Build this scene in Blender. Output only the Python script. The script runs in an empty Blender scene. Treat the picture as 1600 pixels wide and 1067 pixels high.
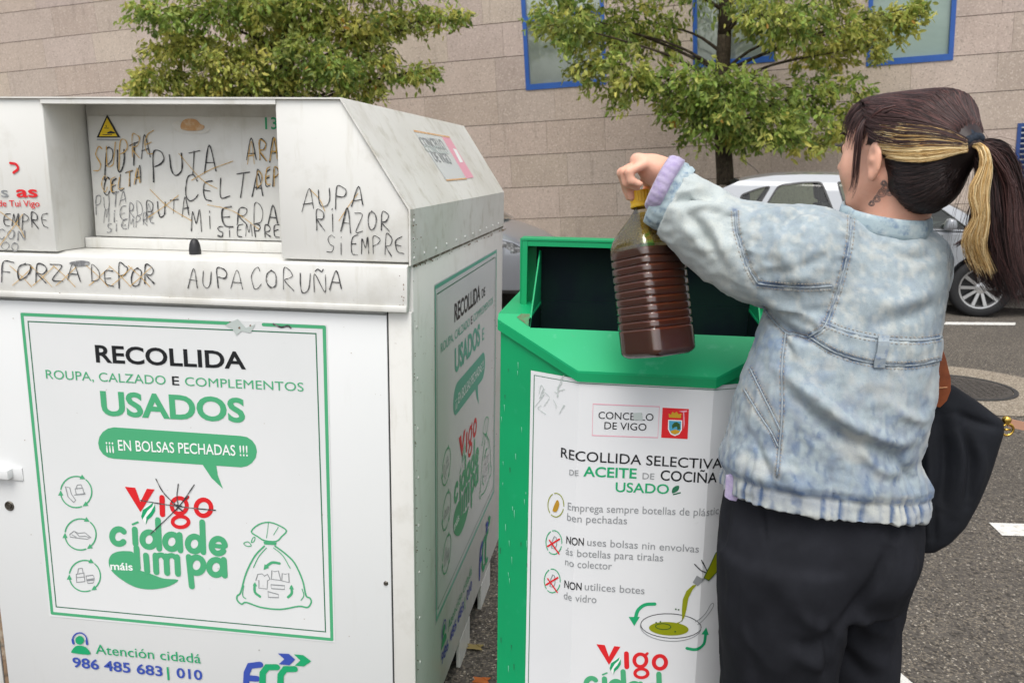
import bpy, bmesh, math, random
import numpy as np
from mathutils import Vector, Matrix
from mathutils.geometry import tessellate_polygon
from mathutils.bvhtree import BVHTree
C = bpy.context
SC = C.scene
COL = SC.collection
R_ = math.radians

# ---------------------------------------------------------------- camera
# camera basis from the vanishing points of the clothes bin (world axes = bin axes)
FPX, CX, CY, CAMH = 1319.0, 800.0, 533.5, 1.5
def nrm(v):
    v = np.array(v, float)
    return v / np.linalg.norm(v)
_ey = nrm((199, -273, FPX)); _v2 = nrm((9300, 403, -FPX))
_ex = nrm(_v2 - _ey * np.dot(_v2, _ey)); _ez = np.cross(_ey, _ex)
if _ez[1] > 0: _ez = -_ez
RW = np.stack([_ex, _ey, _ez])          # world = RW @ (right, down, forward)
CAM0 = np.array([0, 0, CAMH])
cam_d = bpy.data.cameras.new('camera'); cam = bpy.data.objects.new('camera', cam_d); COL.objects.link(cam)
cam_d.sensor_width = 36.0; cam_d.lens = FPX / 1600 * 36
cam_d.clip_start = 0.05; cam_d.clip_end = 500
cam_d.dof.use_dof = True; cam_d.dof.focus_distance = 1.75; cam_d.dof.aperture_fstop = 9.0
_m = Matrix.Identity(4)
for i in range(3):
    _m[i][0] = RW[i][0]; _m[i][1] = -RW[i][1]; _m[i][2] = -RW[i][2]; _m[i][3] = CAM0[i]
cam.matrix_world = _m
SC.camera = cam

# ---------------------------------------------------------------- light
SUN_EL, SUN_AZ = R_(62), R_(180)         # azimuth measured from +Y clockwise
w = bpy.data.worlds.new('World'); SC.world = w; w.use_nodes = True
nt = w.node_tree; bg = nt.nodes['Background']
sky = nt.nodes.new('ShaderNodeTexSky'); sky.sky_type = 'NISHITA'; sky.sun_disc = False
sky.sun_elevation = SUN_EL; sky.sun_rotation = SUN_AZ; sky.dust_density = 3.0
hs = nt.nodes.new('ShaderNodeHueSaturation'); hs.inputs['Saturation'].default_value = 0.27
nt.links.new(sky.outputs[0], hs.inputs['Color']); nt.links.new(hs.outputs[0], bg.inputs[0])
bg.inputs[1].default_value = 0.15
sd = bpy.data.lights.new('sun', 'SUN'); sun = bpy.data.objects.new('sun', sd); COL.objects.link(sun)
sd.energy = 1.15; sd.angle = R_(40); sd.color = (1, .96, .9)
_d = Vector((math.sin(SUN_AZ) * math.cos(SUN_EL), math.cos(SUN_AZ) * math.cos(SUN_EL), math.sin(SUN_EL)))
sun.rotation_euler = _d.to_track_quat('Z', 'Y').to_euler()
SC.view_settings.view_transform = 'Standard'; SC.view_settings.look = 'None'
SC.view_settings.exposure = 0.62; SC.view_settings.gamma = 1.0

# ---------------------------------------------------------------- pixel <-> world (photo pixels, 1600x1067)
def ray(px, py): return RW @ np.array([px - CX, py - CY, FPX])
def onplane(px, py, p0, n):
    r = ray(px, py); t = np.dot(np.array(p0) - CAM0, n) / np.dot(r, n)
    return CAM0 + r * t
def onz(px, py, z): return onplane(px, py, (0, 0, z), (0, 0, 1))
def ony(px, py, y): return onplane(px, py, (0, y, 0), (0, 1, 0))
def onx(px, py, x): return onplane(px, py, (x, 0, 0), (1, 0, 0))
def U(px, py, Z): return CAM0 + ray(px, py) / FPX * Z
CR = nrm((RW[0][0], RW[1][0], 0)); CW = np.array([-CR[1], CR[0], 0.])   # horizontal right / away from the camera
def onw(px, py, d): return onplane(px, py, CW * d, CW)
def projpx(P):
    c = (np.asarray(P) - CAM0) @ RW
    return np.stack([c[:, 0] / c[:, 2] * FPX + CX, c[:, 1] / c[:, 2] * FPX + CY], 1)

# ---------------------------------------------------------------- materials
MATS = {}
def srgb(h):
    h = h.lstrip('#')
    return tuple(((c / 12.92) if c <= .04045 else ((c + .055) / 1.055) ** 2.4) for c in (int(h[i:i + 2], 16) / 255 for i in (0, 2, 4)))
def mat(name, col=(.5, .5, .5), rough=.5, spec=.5, metal=0., noise=None, bump=None, coat=0., attr=None, sheen=0., sss=0., grime=None):
    """noise = list of (scale, colour, low, high, amount): colour blended in where a noise passes a ramp; bump = (scale, strength, distance)"""
    if name in MATS: return MATS[name]
    m = bpy.data.materials.new(name); m.use_nodes = True; MATS[name] = m
    t = m.node_tree; b = t.nodes['Principled BSDF']
    b.inputs['Roughness'].default_value = rough; b.inputs['Specular IOR Level'].default_value = spec
    b.inputs['Metallic'].default_value = metal; b.inputs['Coat Weight'].default_value = coat
    b.inputs['Coat Roughness'].default_value = .08
    if sheen: b.inputs['Sheen Weight'].default_value = sheen
    if sss:
        b.inputs['Subsurface Weight'].default_value = sss; b.inputs['Subsurface Radius'].default_value = (.012, .005, .003); b.inputs['Subsurface Scale'].default_value = 1.0
    tc = t.nodes.new('ShaderNodeTexCoord')
    if attr:
        a = t.nodes.new('ShaderNodeAttribute'); a.attribute_name = attr; cur = a.outputs['Color']
    else:
        rgb = t.nodes.new('ShaderNodeRGB'); rgb.outputs[0].default_value = (*col, 1); cur = rgb.outputs[0]
    for nz in (noise or []):
        sc, c2, lo, hi, amt = nz[:5]
        kind = nz[5] if len(nz) > 5 else 'noise'; stretch = nz[6] if len(nz) > 6 else None
        src = tc.outputs['Object']
        if stretch:
            mp = t.nodes.new('ShaderNodeMapping'); mp.inputs['Scale'].default_value = stretch
            t.links.new(src, mp.inputs['Vector']); src = mp.outputs[0]
        if kind == 'noise':
            n = t.nodes.new('ShaderNodeTexNoise'); n.inputs['Scale'].default_value = sc; n.inputs['Detail'].default_value = 5; o = n.outputs['Fac']
            n.inputs['Roughness'].default_value = .6
        else:
            n = t.nodes.new('ShaderNodeTexVoronoi'); n.inputs['Scale'].default_value = sc
            sp = t.nodes.new('ShaderNodeSeparateColor'); t.links.new(n.outputs['Color'], sp.inputs[0]); o = sp.outputs[0]
        t.links.new(src, n.inputs['Vector'])
        mr = t.nodes.new('ShaderNodeMapRange'); mr.inputs[1].default_value = lo; mr.inputs[2].default_value = hi; mr.inputs[4].default_value = amt
        t.links.new(o, mr.inputs[0])
        mx = t.nodes.new('ShaderNodeMix'); mx.data_type = 'RGBA'
        t.links.new(mr.outputs[0], mx.inputs[0]); t.links.new(cur, mx.inputs[6]); mx.inputs[7].default_value = (*c2, 1)
        cur = mx.outputs[2]
    t.links.new(cur, b.inputs['Base Color'])
    if bump:
        prev = None
        for (sc, st, dist) in (bump if isinstance(bump, list) else [bump]):
            n = t.nodes.new('ShaderNodeTexNoise'); n.inputs['Scale'].default_value = sc; n.inputs['Detail'].default_value = 4
            t.links.new(tc.outputs['Object'], n.inputs['Vector'])
            bp = t.nodes.new('ShaderNodeBump'); bp.inputs['Strength'].default_value = st; bp.inputs['Distance'].default_value = dist
            t.links.new(n.outputs['Fac'], bp.inputs['Height'])
            if prev: t.links.new(prev, bp.inputs['Normal'])
            prev = bp.outputs[0]
        t.links.new(prev, b.inputs['Normal'])
    return m
def glass(name, tint=(.55, .65, .58), refl=.12, rough=.02):
    if name in MATS: return MATS[name]
    m = bpy.data.materials.new(name); m.use_nodes = True; MATS[name] = m
    t = m.node_tree; t.nodes.remove(t.nodes['Principled BSDF']); out = t.nodes['Material Output']
    tr = t.nodes.new('ShaderNodeBsdfTransparent'); tr.inputs[0].default_value = (*tint, 1)
    gl = t.nodes.new('ShaderNodeBsdfGlossy'); gl.inputs[0].default_value = (1, 1, 1, 1); gl.inputs['Roughness'].default_value = rough
    fr = t.nodes.new('ShaderNodeFresnel'); fr.inputs[0].default_value = 1.5
    ad = t.nodes.new('ShaderNodeMath'); ad.operation = 'ADD'; ad.inputs[1].default_value = refl; ad.use_clamp = True
    t.links.new(fr.outputs[0], ad.inputs[0])
    mx = t.nodes.new('ShaderNodeMixShader'); t.links.new(ad.outputs[0], mx.inputs[0]); t.links.new(tr.outputs[0], mx.inputs[1]); t.links.new(gl.outputs[0], mx.inputs[2])
    t.links.new(mx.outputs[0], out.inputs[0])
    return m

# ---------------------------------------------------------------- object helpers
def thing(name, label, cat, loc=(0, 0, 0), group=None):
    o = bpy.data.objects.new(name, None); COL.objects.link(o); o.location = loc
    o.empty_display_size = .1
    o['label'] = label; o['category'] = cat
    if group: o['group'] = group
    return o
def tag(o, label, cat, group=None):
    o['label'] = label; o['category'] = cat
    if group: o['group'] = group
    return o
def link(name, me, mats=None, parent=None):
    o = bpy.data.objects.new(name, me); COL.objects.link(o)
    for m in ([mats] if mats is not None and not isinstance(mats, (list, tuple)) else (mats or [])):
        me.materials.append(m)
    if parent:
        o.parent = parent
        p = Matrix.Identity(4); q = parent
        while q: p = q.matrix_basis @ p; q = q.parent
        if not o.get('_keep'): o.matrix_basis = p.inverted()      # meshes are written in world coordinates
    return o
def meshobj(name, verts, faces, mats, parent=None, smooth=False, midx=None, cols=None):
    me = bpy.data.meshes.new(name)
    me.from_pydata([tuple(float(x) for x in v) for v in verts], [], [tuple(int(i) for i in f) for f in faces]); me.update()
    if smooth: me.polygons.foreach_set('use_smooth', [True] * len(me.polygons))
    if midx is not None: me.polygons.foreach_set('material_index', list(midx))
    if cols is not None:
        at = me.color_attributes.new('Col', 'FLOAT_COLOR', 'POINT')
        c4 = np.ones((len(me.vertices), 4), np.float32); c4[:, :3] = cols
        at.data.foreach_set('color', c4.ravel())
    return link(name, me, mats, parent)
class MB:
    """collects shapes, links them as ONE mesh"""
    def __init__(s): s.v = []; s.f = []; s.mi = []
    def add(s, verts, faces, m=0):
        b = len(s.v); s.v += [tuple(map(float, v)) for v in verts]; s.f += [tuple(b + i for i in f) for f in faces]; s.mi += [m] * len(faces)
    def box(s, x0, x1, y0, y1, z0, z1, m=0, M=None):
        v = [(x, y, z) for x in (x0, x1) for y in (y0, y1) for z in (z0, z1)]
        if M is not None: v = [tuple(M @ Vector(p)) for p in v]
        s.add(v, [(0, 1, 3, 2), (4, 6, 7, 5), (0, 4, 5, 1), (2, 3, 7, 6), (0, 2, 6, 4), (1, 5, 7, 3)], m)
    def prism(s, poly, ext, m=0):
        """poly: 3D points of a planar polygon, extruded by vector ext"""
        n = len(poly); e = np.array(ext); v = [np.array(p) for p in poly] + [np.array(p) + e for p in poly]
        s.add(v, [tuple(range(n))[::-1], tuple(range(n, 2 * n))] + [(i, (i + 1) % n, (i + 1) % n + n, i + n) for i in range(n)], m)
    def tube(s, pts, r, n=8, m=0, cap=True, flat=None):
        pts = [np.array(p, float) for p in pts]; k = len(pts)
        rr = r if hasattr(r, '__len__') else [r] * k
        b = len(s.v); up = None
        for i in range(k):
            t = nrm(pts[min(i + 1, k - 1)] - pts[max(i - 1, 0)] + 1e-9)
            if up is None:
                up = np.array([0, 0, 1.]) if abs(t[2]) < .9 else np.array([1., 0, 0])
            a = nrm(np.cross(t, up)); up = nrm(np.cross(a, t))
            for j in range(n):
                q = 2 * math.pi * j / n
                s.v.append(tuple(pts[i] + rr[i] * (math.cos(q) * a + math.sin(q) * up * (flat or 1))))
        for i in range(k - 1):
            for j in range(n):
                s.f.append((b + i * n + j, b + i * n + (j + 1) % n, b + (i + 1) * n + (j + 1) % n, b + (i + 1) * n + j)); s.mi.append(m)
        if cap:
            s.f.append(tuple(b + j for j in range(n))[::-1]); s.mi.append(m)
            s.f.append(tuple(b + (k - 1) * n + j for j in range(n))); s.mi.append(m)
    def lathe(s, prof, n=32, M=None, m=0, close=False):
        """prof: (r, h) about local Z"""
        b = len(s.v); k = len(prof)
        for (r, h) in prof:
            for j in range(n):
                q = 2 * math.pi * j / n; p = Vector((r * math.cos(q), r * math.sin(q), h))
                s.v.append(tuple(M @ p) if M is not None else tuple(p))
        for i in range(k - 1 + (1 if close else 0)):
            i2 = (i + 1) % k
            for j in range(n):
                s.f.append((b + i * n + j, b + i * n + (j + 1) % n, b + i2 * n + (j + 1) % n, b + i2 * n + j)); s.mi.append(m)
    def build_each(s, name, mats, parent=None, **kw):
        """one object for every connected piece"""
        par = list(range(len(s.v)))
        def find(i):
            while par[i] != i: par[i] = par[par[i]]; i = par[i]
            return i
        for f in s.f:
            for i in f[1:]: par[find(i)] = find(f[0])
        g = {}
        for f, k in zip(s.f, s.mi): g.setdefault(find(f[0]), []).append((f, k))
        out = []
        for fs in g.values():
            ids = sorted({i for f, _ in fs for i in f}); mp = {i: j for j, i in enumerate(ids)}; m = MB()
            m.v = [s.v[i] for i in ids]; m.f = [tuple(mp[i] for i in f) for f, _ in fs]; m.mi = [k for _, k in fs]; out.append(m.build(name, mats, parent, **kw))
        return out
    def build(s, name, mats, parent=None, smooth=False, bevel=0, seg=2, fix=True):
        o = meshobj(name, s.v, s.f, mats, parent, smooth, s.mi)
        if fix:
            bm = bmesh.new(); bm.from_mesh(o.data); bmesh.ops.recalc_face_normals(bm, faces=bm.faces)
            if bevel:
                bmesh.ops.bevel(bm, geom=[e for e in bm.edges if len(e.link_faces) == 2 and e.calc_face_angle(0) > .45], offset=bevel, segments=seg, profile=.5, affect='EDGES', clamp_overlap=True)
                for f in bm.faces: f.smooth = True
            bm.to_mesh(o.data); bm.free()
        return o
def sharp(o, ang=35):
    o.data.polygons.foreach_set('use_smooth', [True] * len(o.data.polygons))
    o.data.set_sharp_from_angle(angle=R_(ang))
    return o
def smoothline(pts, sub=6, closed=False):
    """Catmull-Rom through points"""
    p = [np.array(q, float) for q in pts]; n = len(p); out = []
    if n < 3: return p
    rng = range(n if closed else n - 1)
    for i in rng:
        p0 = p[(i - 1) % n] if closed or i > 0 else 2 * p[0] - p[1]
        p1 = p[i]; p2 = p[(i + 1) % n]
        p3 = p[(i + 2) % n] if closed or i + 2 < n else 2 * p[-1] - p[-2]
        for k in range(sub):
            t = k / sub
            out.append(.5 * (2 * p1 + (p2 - p0) * t + (2 * p0 - 5 * p1 + 4 * p2 - p3) * t * t + (3 * p1 - p0 - 3 * p2 + p3) * t ** 3))
    if not closed: out.append(p[-1])
    return out

# ---------------------------------------------------------------- value noise (numpy)
_rs = np.random.RandomState(7); _NT = _rs.rand(32, 32, 32).astype(np.float32)
def vnoise(P, scale, seed=0):
    q = np.asarray(P) * scale + seed * 7.31
    i = np.floor(q).astype(int); f = q - i; f = f * f * (3 - 2 * f)
    out = 0
    for dx in (0, 1):
        for dy in (0, 1):
            for dz in (0, 1):
                wgt = (f[..., 0] if dx else 1 - f[..., 0]) * (f[..., 1] if dy else 1 - f[..., 1]) * (f[..., 2] if dz else 1 - f[..., 2])
                out = out + wgt * _NT[(i[..., 0] + dx) % 32, (i[..., 1] + dy) % 32, (i[..., 2] + dz) % 32]
    return out
def fbm(P, scale, seed=0, oct=3):
    s = 0; a = .5; tot = 0
    for o in range(oct):
        s = s + a * vnoise(P, scale * 2 ** o, seed + o); tot += a; a *= .5
    return s / tot

# ---------------------------------------------------------------- implicit surfaces
def axis(*segs):
    """axis((a,b,step),...) -> increasing coordinates"""
    out = []
    for a, b, st in segs:
        n = max(1, int(round((b - a) / st))); out += list(np.linspace(a, b, n, endpoint=False))
    out.append(segs[-1][1]); return np.array(out)
class Field:
    def __init__(s, xs, ys, zs):
        s.a = [xs, ys, zs]; s.f = np.full((len(xs), len(ys), len(zs)), 1.0, np.float32)
    def box(s, lo, hi):
        sl = []
        for k in range(3):
            i0 = max(0, np.searchsorted(s.a[k], lo[k]) - 1); i1 = min(len(s.a[k]), np.searchsorted(s.a[k], hi[k]) + 1); sl.append(slice(i0, i1))
        G = np.meshgrid(*[s.a[k][sl[k]] for k in range(3)], indexing='ij')
        return tuple(sl), G[0], G[1], G[2]
    def merge(s, sl, d, k=.01, sub=False):
        a = s.f[sl]
        if sub:
            d = -d; h = np.clip(.5 - .5 * (a - d) / k, 0, 1); s.f[sl] = a * (1 - h) + d * h + k * h * (1 - h)
        else:
            h = np.clip(.5 + .5 * (a - d) / k, 0, 1); s.f[sl] = a * (1 - h) + d * h - k * h * (1 - h)
    def cone(s, p, q, r0, r1, k=.01, sub=False):
        p = np.array(p, float); q = np.array(q, float); R = max(r0, r1) + .03 + k
        sl, X, Y, Z = s.box(np.minimum(p, q) - R, np.maximum(p, q) + R)
        d = q - p; L2 = max(1e-9, d @ d)
        t = np.clip(((X - p[0]) * d[0] + (Y - p[1]) * d[1] + (Z - p[2]) * d[2]) / L2, 0, 1)
        D = np.sqrt((X - p[0] - t * d[0]) ** 2 + (Y - p[1] - t * d[1]) ** 2 + (Z - p[2] - t * d[2]) ** 2) - (r0 + (r1 - r0) * t)
        s.merge(sl, D, k, sub)
    def chain(s, pts, rads, k=.008):
        for i in range(len(pts) - 1): s.cone(pts[i], pts[i + 1], rads[i], rads[i + 1], k)
    def ell(s, c, rad, ax=None, k=.01, sub=False, p=2.0):
        c = np.array(c, float); rad = np.array(rad, float); R = rad.max() + .03 + k
        sl, X, Y, Z = s.box(c - R, c + R)
        ax = np.eye(3) if ax is None else np.array(ax)
        L = [((X - c[0]) * ax[i][0] + (Y - c[1]) * ax[i][1] + (Z - c[2]) * ax[i][2]) / rad[i] for i in range(3)]
        k0 = sum(np.abs(l) ** p for l in L) ** (1 / p)
        k1 = np.sqrt(sum((l / rad[i]) ** 2 for i, l in enumerate(L))) + 1e-6
        s.merge(sl, k0 * (k0 - 1) / k1, k, sub)
    def loft(s, rows, k=.02, p=2.3, sub=False, cap=.0):
        """rows: (z, centre xy, half width along CR, half depth along CW), any order"""
        rows = sorted(rows, key=lambda r: r[0]); z = np.array([r[0] for r in rows]); cx = np.array([r[1][0] for r in rows]); cy = np.array([r[1][1] for r in rows])
        hw = np.array([r[2] for r in rows]); hd = np.array([r[3] for r in rows]); R = max(hw.max(), hd.max()) + .05
        sl, X, Y, Z = s.box((cx.min() - R, cy.min() - R, z[0] - .05), (cx.max() + R, cy.max() + R, z[-1] + .05))
        zz = s.a[2][sl[2]]
        I = lambda a: np.interp(zz, z, a)[None, None, :]
        dx = X - I(cx); dy = Y - I(cy); W = I(hw); D = I(hd)
        a = (dx * CR[0] + dy * CR[1]) / W; b = (dx * CW[0] + dy * CW[1]) / D
        k0 = (np.abs(a) ** p + np.abs(b) ** p) ** (1 / p)
        d = (k0 - 1) * np.minimum(W, D)
        d = np.maximum(d, np.maximum(Z - z[-1], z[0] - Z))
        s.merge(sl, d.astype(np.float32), k, sub)
    def cut(s, p0, n):
        """removes what lies on the +n side of a plane"""
        n = nrm(n); X, Y, Z = s.a
        d = (X - p0[0])[:, None, None] * n[0] + (Y - p0[1])[None, :, None] * n[1] + (Z - p0[2])[None, None, :] * n[2]
        s.f = np.maximum(s.f, d.astype(np.float32))
    def mesh(s, smooth=2):
        f = s.f; ins = f < 0; nx, ny, nz = f.shape
        cnt = np.zeros((nx - 1, ny - 1, nz - 1), np.uint8)
        for i in (0, 1):
            for j in (0, 1):
                for k in (0, 1): cnt += ins[i:nx - 1 + i, j:ny - 1 + j, k:nz - 1 + k]
        cells = np.argwhere((cnt > 0) & (cnt < 8)); idx = np.full(cnt.shape, -1, np.int64); idx[tuple(cells.T)] = np.arange(len(cells))
        acc = np.zeros((len(cells), 3)); num = np.zeros(len(cells))
        cor = [(i, j, k) for i in (0, 1) for j in (0, 1) for k in (0, 1)]
        val = {c: f[cells[:, 0] + c[0], cells[:, 1] + c[1], cells[:, 2] + c[2]] for c in cor}
        for c in cor:
            for ax in range(3):
                if c[ax]: continue
                d = list(c); d[ax] = 1; d = tuple(d)
                a, b = val[c], val[d]; m = (a < 0) != (b < 0); t = np.where(m, a / np.where(m, a - b, 1), 0)
                p = np.array(c, float)[None, :].repeat(len(cells), 0); p[:, ax] += t
                acc[m] += p[m]; num[m] += 1
        q = cells + acc / num[:, None]
        V = np.stack([np.interp(q[:, k], np.arange(len(s.a[k])), s.a[k]) for k in range(3)], 1)
        F = []
        for ax in range(3):
            sh = [slice(None)] * 3; s0 = list(sh); s1 = list(sh); s0[ax] = slice(0, -1); s1[ax] = slice(1, None)
            A = ins[tuple(s0)]; B = ins[tuple(s1)]; e = np.argwhere(A != B)
            o1, o2 = [(1, 2), (2, 0), (0, 1)][ax]
            ok = (e[:, o1] > 0) & (e[:, o2] > 0) & (e[:, o1] < f.shape[o1] - 1) & (e[:, o2] < f.shape[o2] - 1); e = e[ok]
            def ci(da, db):
                c = e.copy(); c[:, o1] -= da; c[:, o2] -= db; return idx[c[:, 0], c[:, 1], c[:, 2]]
            quad = np.stack([ci(1, 1), ci(0, 1), ci(0, 0), ci(1, 0)], 1); fl = ~A[e[:, 0], e[:, 1], e[:, 2]]
            quad[fl] = quad[fl][:, ::-1]; F.append(quad)
        F = np.concatenate(F); F = F[(F >= 0).all(1)]
        for _ in range(smooth): V = lap(V, F, .5)
        return V, F
def lap(V, F, w=.5):
    S = np.zeros_like(V); n = np.zeros(len(V))
    for i in range(4):
        a, b = F[:, i], F[:, (i + 1) % 4]
        np.add.at(S, a, V[b]); np.add.at(n, a, 1); np.add.at(S, b, V[a]); np.add.at(n, b, 1)
    return V * (1 - w) + w * S / np.maximum(n, 1)[:, None]
def vnormals(V, F):
    N = np.zeros_like(V); fn = np.cross(V[F[:, 2]] - V[F[:, 0]], V[F[:, 3]] - V[F[:, 1]])
    for i in range(4): np.add.at(N, F[:, i], fn)
    return N / (np.linalg.norm(N, axis=1)[:, None] + 1e-12)
def distline(Q, pts):
    """2D distance of points Q to a polyline, and the parameter along it (0..1)"""
    pts = np.array(pts, float); best = np.full(len(Q), 1e9); par = np.zeros(len(Q)); sd = np.zeros(len(Q))
    L = np.linalg.norm(np.diff(pts, axis=0), axis=1); cum = np.concatenate([[0], np.cumsum(L)])
    for i in range(len(pts) - 1):
        d = pts[i + 1] - pts[i]; t = np.clip(((Q - pts[i]) @ d) / max(1e-9, d @ d), 0, 1)
        e = Q - pts[i] - t[:, None] * d; dd = np.hypot(e[:, 0], e[:, 1]); m = dd < best
        best[m] = dd[m]; par[m] = ((cum[i] + t * L[i]) / cum[-1])[m]; sd[m] = np.sign(d[0] * e[:, 1] - d[1] * e[:, 0])[m]
    return best, par, sd
# ---------------------------------------------------------------- flat artwork: printing and graffiti laid on real surfaces
_TXT = {}
def text2d(s, bold=0.0):
    """outline text -> (verts 2D, faces), normalised: cap height 1, starts at x=0"""
    key = (s, bold)
    if key in _TXT: return _TXT[key]
    cu = bpy.data.curves.new('lettering', 'FONT'); cu.body = s; cu.size = 1; cu.offset = bold; cu.resolution_u = 4; cu.fill_mode = 'BOTH'
    o = bpy.data.objects.new('lettering', cu); COL.objects.link(o)
    C.view_layer.update()
    me = bpy.data.meshes.new_from_object(o.evaluated_get(C.evaluated_depsgraph_get()))
    v = [(p.co.x, p.co.y) for p in me.vertices]; f = [tuple(p.vertices) for p in me.polygons]
    bpy.data.objects.remove(o); bpy.data.curves.remove(cu); bpy.data.meshes.remove(me)
    v = np.array(v) if v else np.zeros((0, 2))
    if len(v): v[:, 0] -= v[:, 0].min()
    v /= CAPH
    _TXT[key] = (v, f); return _TXT[key]
CAPH = 1.0
CAPH = float(text2d('H')[0][:, 1].max()); _TXT.clear()
STROKE = {  # single-line capitals in a unit box
 'A': [[(0, 0), (.5, 1), (1, 0)], [(.15, .36), (.85, .36)]],
 'C': [[(.95, .82), (.7, 1), (.3, .95), (.03, .6), (.08, .25), (.35, 0), (.7, .02), (.98, .2)]],
 'D': [[(.1, 0), (.1, 1), (.6, .9), (.95, .55), (.8, .15), (.1, 0)]],
 'E': [[(.9, 1), (.25, .9), (.05, .5), (.3, .08), (.95, 0)], [(.08, .5), (.75, .52)]],
 'F': [[(.05, 0), (.1, 1), (.95, .97)], [(.08, .55), (.75, .55)]],
 'I': [[(.5, 0), (.5, .7)], [(.48, .92), (.52, .98)]],
 'L': [[(.1, 1), (.08, .02), (.95, .05)]],
 'M': [[(0, 0), (.15, .95), (.5, .35), (.85, 1), (1, 0)]],
 'N': [[(.05, 0), (.1, 1), (.9, .05), (.95, 1)]],
 'Ñ': [[(.05, 0), (.1, 1), (.9, .05), (.95, 1)], [(.15, 1.2), (.4, 1.32), (.6, 1.18), (.85, 1.3)]],
 'O': [[(.5, 1), (.1, .8), (.02, .4), (.3, .02), (.75, .08), (.98, .5), (.85, .88), (.45, 1)]],
 'P': [[(.1, -.15), (.12, 1), (.7, .97), (.95, .72), (.7, .5), (.15, .45)]],
 'R': [[(.1, 0), (.12, 1), (.7, .97), (.92, .75), (.65, .52), (.15, .48), (.95, -.05)]],
 'S': [[(.9, .9), (.5, 1), (.12, .78), (.4, .52), (.85, .3), (.6, .02), (.05, .08)]],
 'T': [[(.5, 0), (.5, 1)], [(0, .98), (1, 1)]],
 'U': [[(.05, 1), (.08, .3), (.35, 0), (.75, .08), (.92, .4), (.95, 1)]],
 'Z': [[(.05, .98), (.9, .95), (.1, .05), (1, .02)]],
}
class Art:
    """artwork on a surface. pos(u, v, off) -> world point; uv(px, py) -> surface metres; folds = u values to cut at"""
    def __init__(s, pos, uv, folds=()):
        s.pos, s.uv, s.folds = pos, uv, folds; s.parts = {}; s.n = 0; s.xf = None
        s.cur = None; s.rnd = random.Random(5)
    def part(s, name): s.cur = s.parts.setdefault(name, []); return s
    def q(s, p): return np.array(s.uv(*p))
    def _add(s, v, f, m, layer):
        s.n += 1; s.cur.append((np.array(v, float), f, m, layer * .00035 + (s.n % 23) * .000012))
    def poly(s, pts, m, layer=1, smooth=0, px=True):
        P = [s.q(p) if px else np.array(p, float) for p in pts]
        if smooth: P = smoothline(P, smooth, True)
        t = tessellate_polygon([[Vector((p[0], p[1], 0)) for p in P]])
        s._add(P, [tuple(x) for x in t], m, layer)
    def stroke(s, pts, wpx, m, layer=2, smooth=0, closed=False, px=True, taper=False, jit=0):
        P = [s.q(p) if px else np.array(p, float) for p in pts]
        if px:
            c = pts[len(pts) // 2]; sc = np.linalg.norm(s.q((c[0], c[1] + 5)) - s.q((c[0], c[1] - 5))) / 10; wd = wpx * sc
        else: wd = wpx
        if smooth: P = smoothline(P, smooth, closed)
        P = [np.array(p) for p in P]; k = len(P)
        runs = [list(range(k))] if not smooth and False else None
        # split at sharp corners so that ribbons never fold over themselves
        cutat = [0]
        if not closed:
            for i in range(1, k - 1):
                a, b = P[i] - P[i - 1], P[i + 1] - P[i]
                if np.dot(a, b) < .35 * np.linalg.norm(a) * np.linalg.norm(b): cutat.append(i)
        cutat.append(k - 1)
        for ci in range(len(cutat) - 1):
            seg = P[cutat[ci]:cutat[ci + 1] + 1]; n = len(seg)
            if n < 2: continue
            L = []; Rr = []
            for i in range(n):
                if closed:
                    t = seg[(i + 1) % n] - seg[(i - 1) % n]
                    a_, b_ = nrm(seg[i] - seg[i - 1] + 1e-12), nrm(seg[(i + 1) % n] - seg[i] + 1e-12)
                else:
                    t = seg[min(i + 1, n - 1)] - seg[max(i - 1, 0)]
                    a_, b_ = nrm(seg[i] - seg[max(i - 1, 0)] + 1e-12), nrm(seg[min(i + 1, n - 1)] - seg[i] + 1e-12)
                t = nrm(t + 1e-12); nn = np.array([-t[1], t[0]])
                mit = 1.0
                if (closed or 0 < i < n - 1): mit = 1 / max(.6, math.sqrt(max(.01, (1 + float(a_ @ b_)) / 2)))
                h = wd / 2 * mit
                if taper: h *= .55 + .45 * math.sin(math.pi * min(1, .25 + .6 * i / max(1, n - 1)))
                if jit: h *= 1 + jit * (s.rnd.random() - .5)
                L.append(seg[i] + nn * h); Rr.append(seg[i] - nn * h)
            v = L + Rr; f = [(i, i + 1, n + i + 1, n + i) for i in range(n - 1)]
            if closed: f.append((n - 1, 0, n, 2 * n - 1))
            else:      # round ends
                for e, p, d in ((0, seg[0], seg[0] - seg[1]), (n - 1, seg[-1], seg[-1] - seg[-2])):
                    d = nrm(d + 1e-12); nn = np.array([-d[1], d[0]]); hw = np.linalg.norm(L[e] - Rr[e]) / 2; b = len(v)
                    arc = [p + hw * (math.cos(a) * nn + math.sin(a) * d) for a in np.linspace(0, math.pi, 6)]
                    v = v + arc; f = f + [tuple(range(b, b + 6))]
            s._add(v, f, m, layer)
    def text(s, t, p0, p1, hpx, m, layer=2, bold=0.0, hpx1=None, px=True):
        """outline text: baseline from p0 to p1, cap height hpx"""
        a, b = (s.q(p0), s.q(p1)) if px else (np.array(p0), np.array(p1))
        v, f = text2d(t, bold)
        if not len(v): return
        if px:
            h0 = np.linalg.norm(s.q((p0[0], p0[1] - hpx)) - a); h1 = np.linalg.norm(s.q((p1[0], p1[1] - (hpx1 or hpx))) - b)
        else: h0 = h1 = hpx
        W = v[:, 0].max(); d = b - a; nn = np.array([0., 1.])
        tt = v[:, 0] / W
        P = a[None] + tt[:, None] * d[None] + (v[:, 1] * (h0 + (h1 - h0) * tt))[:, None] * nn[None]
        s._add(P, f, m, layer)
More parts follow.
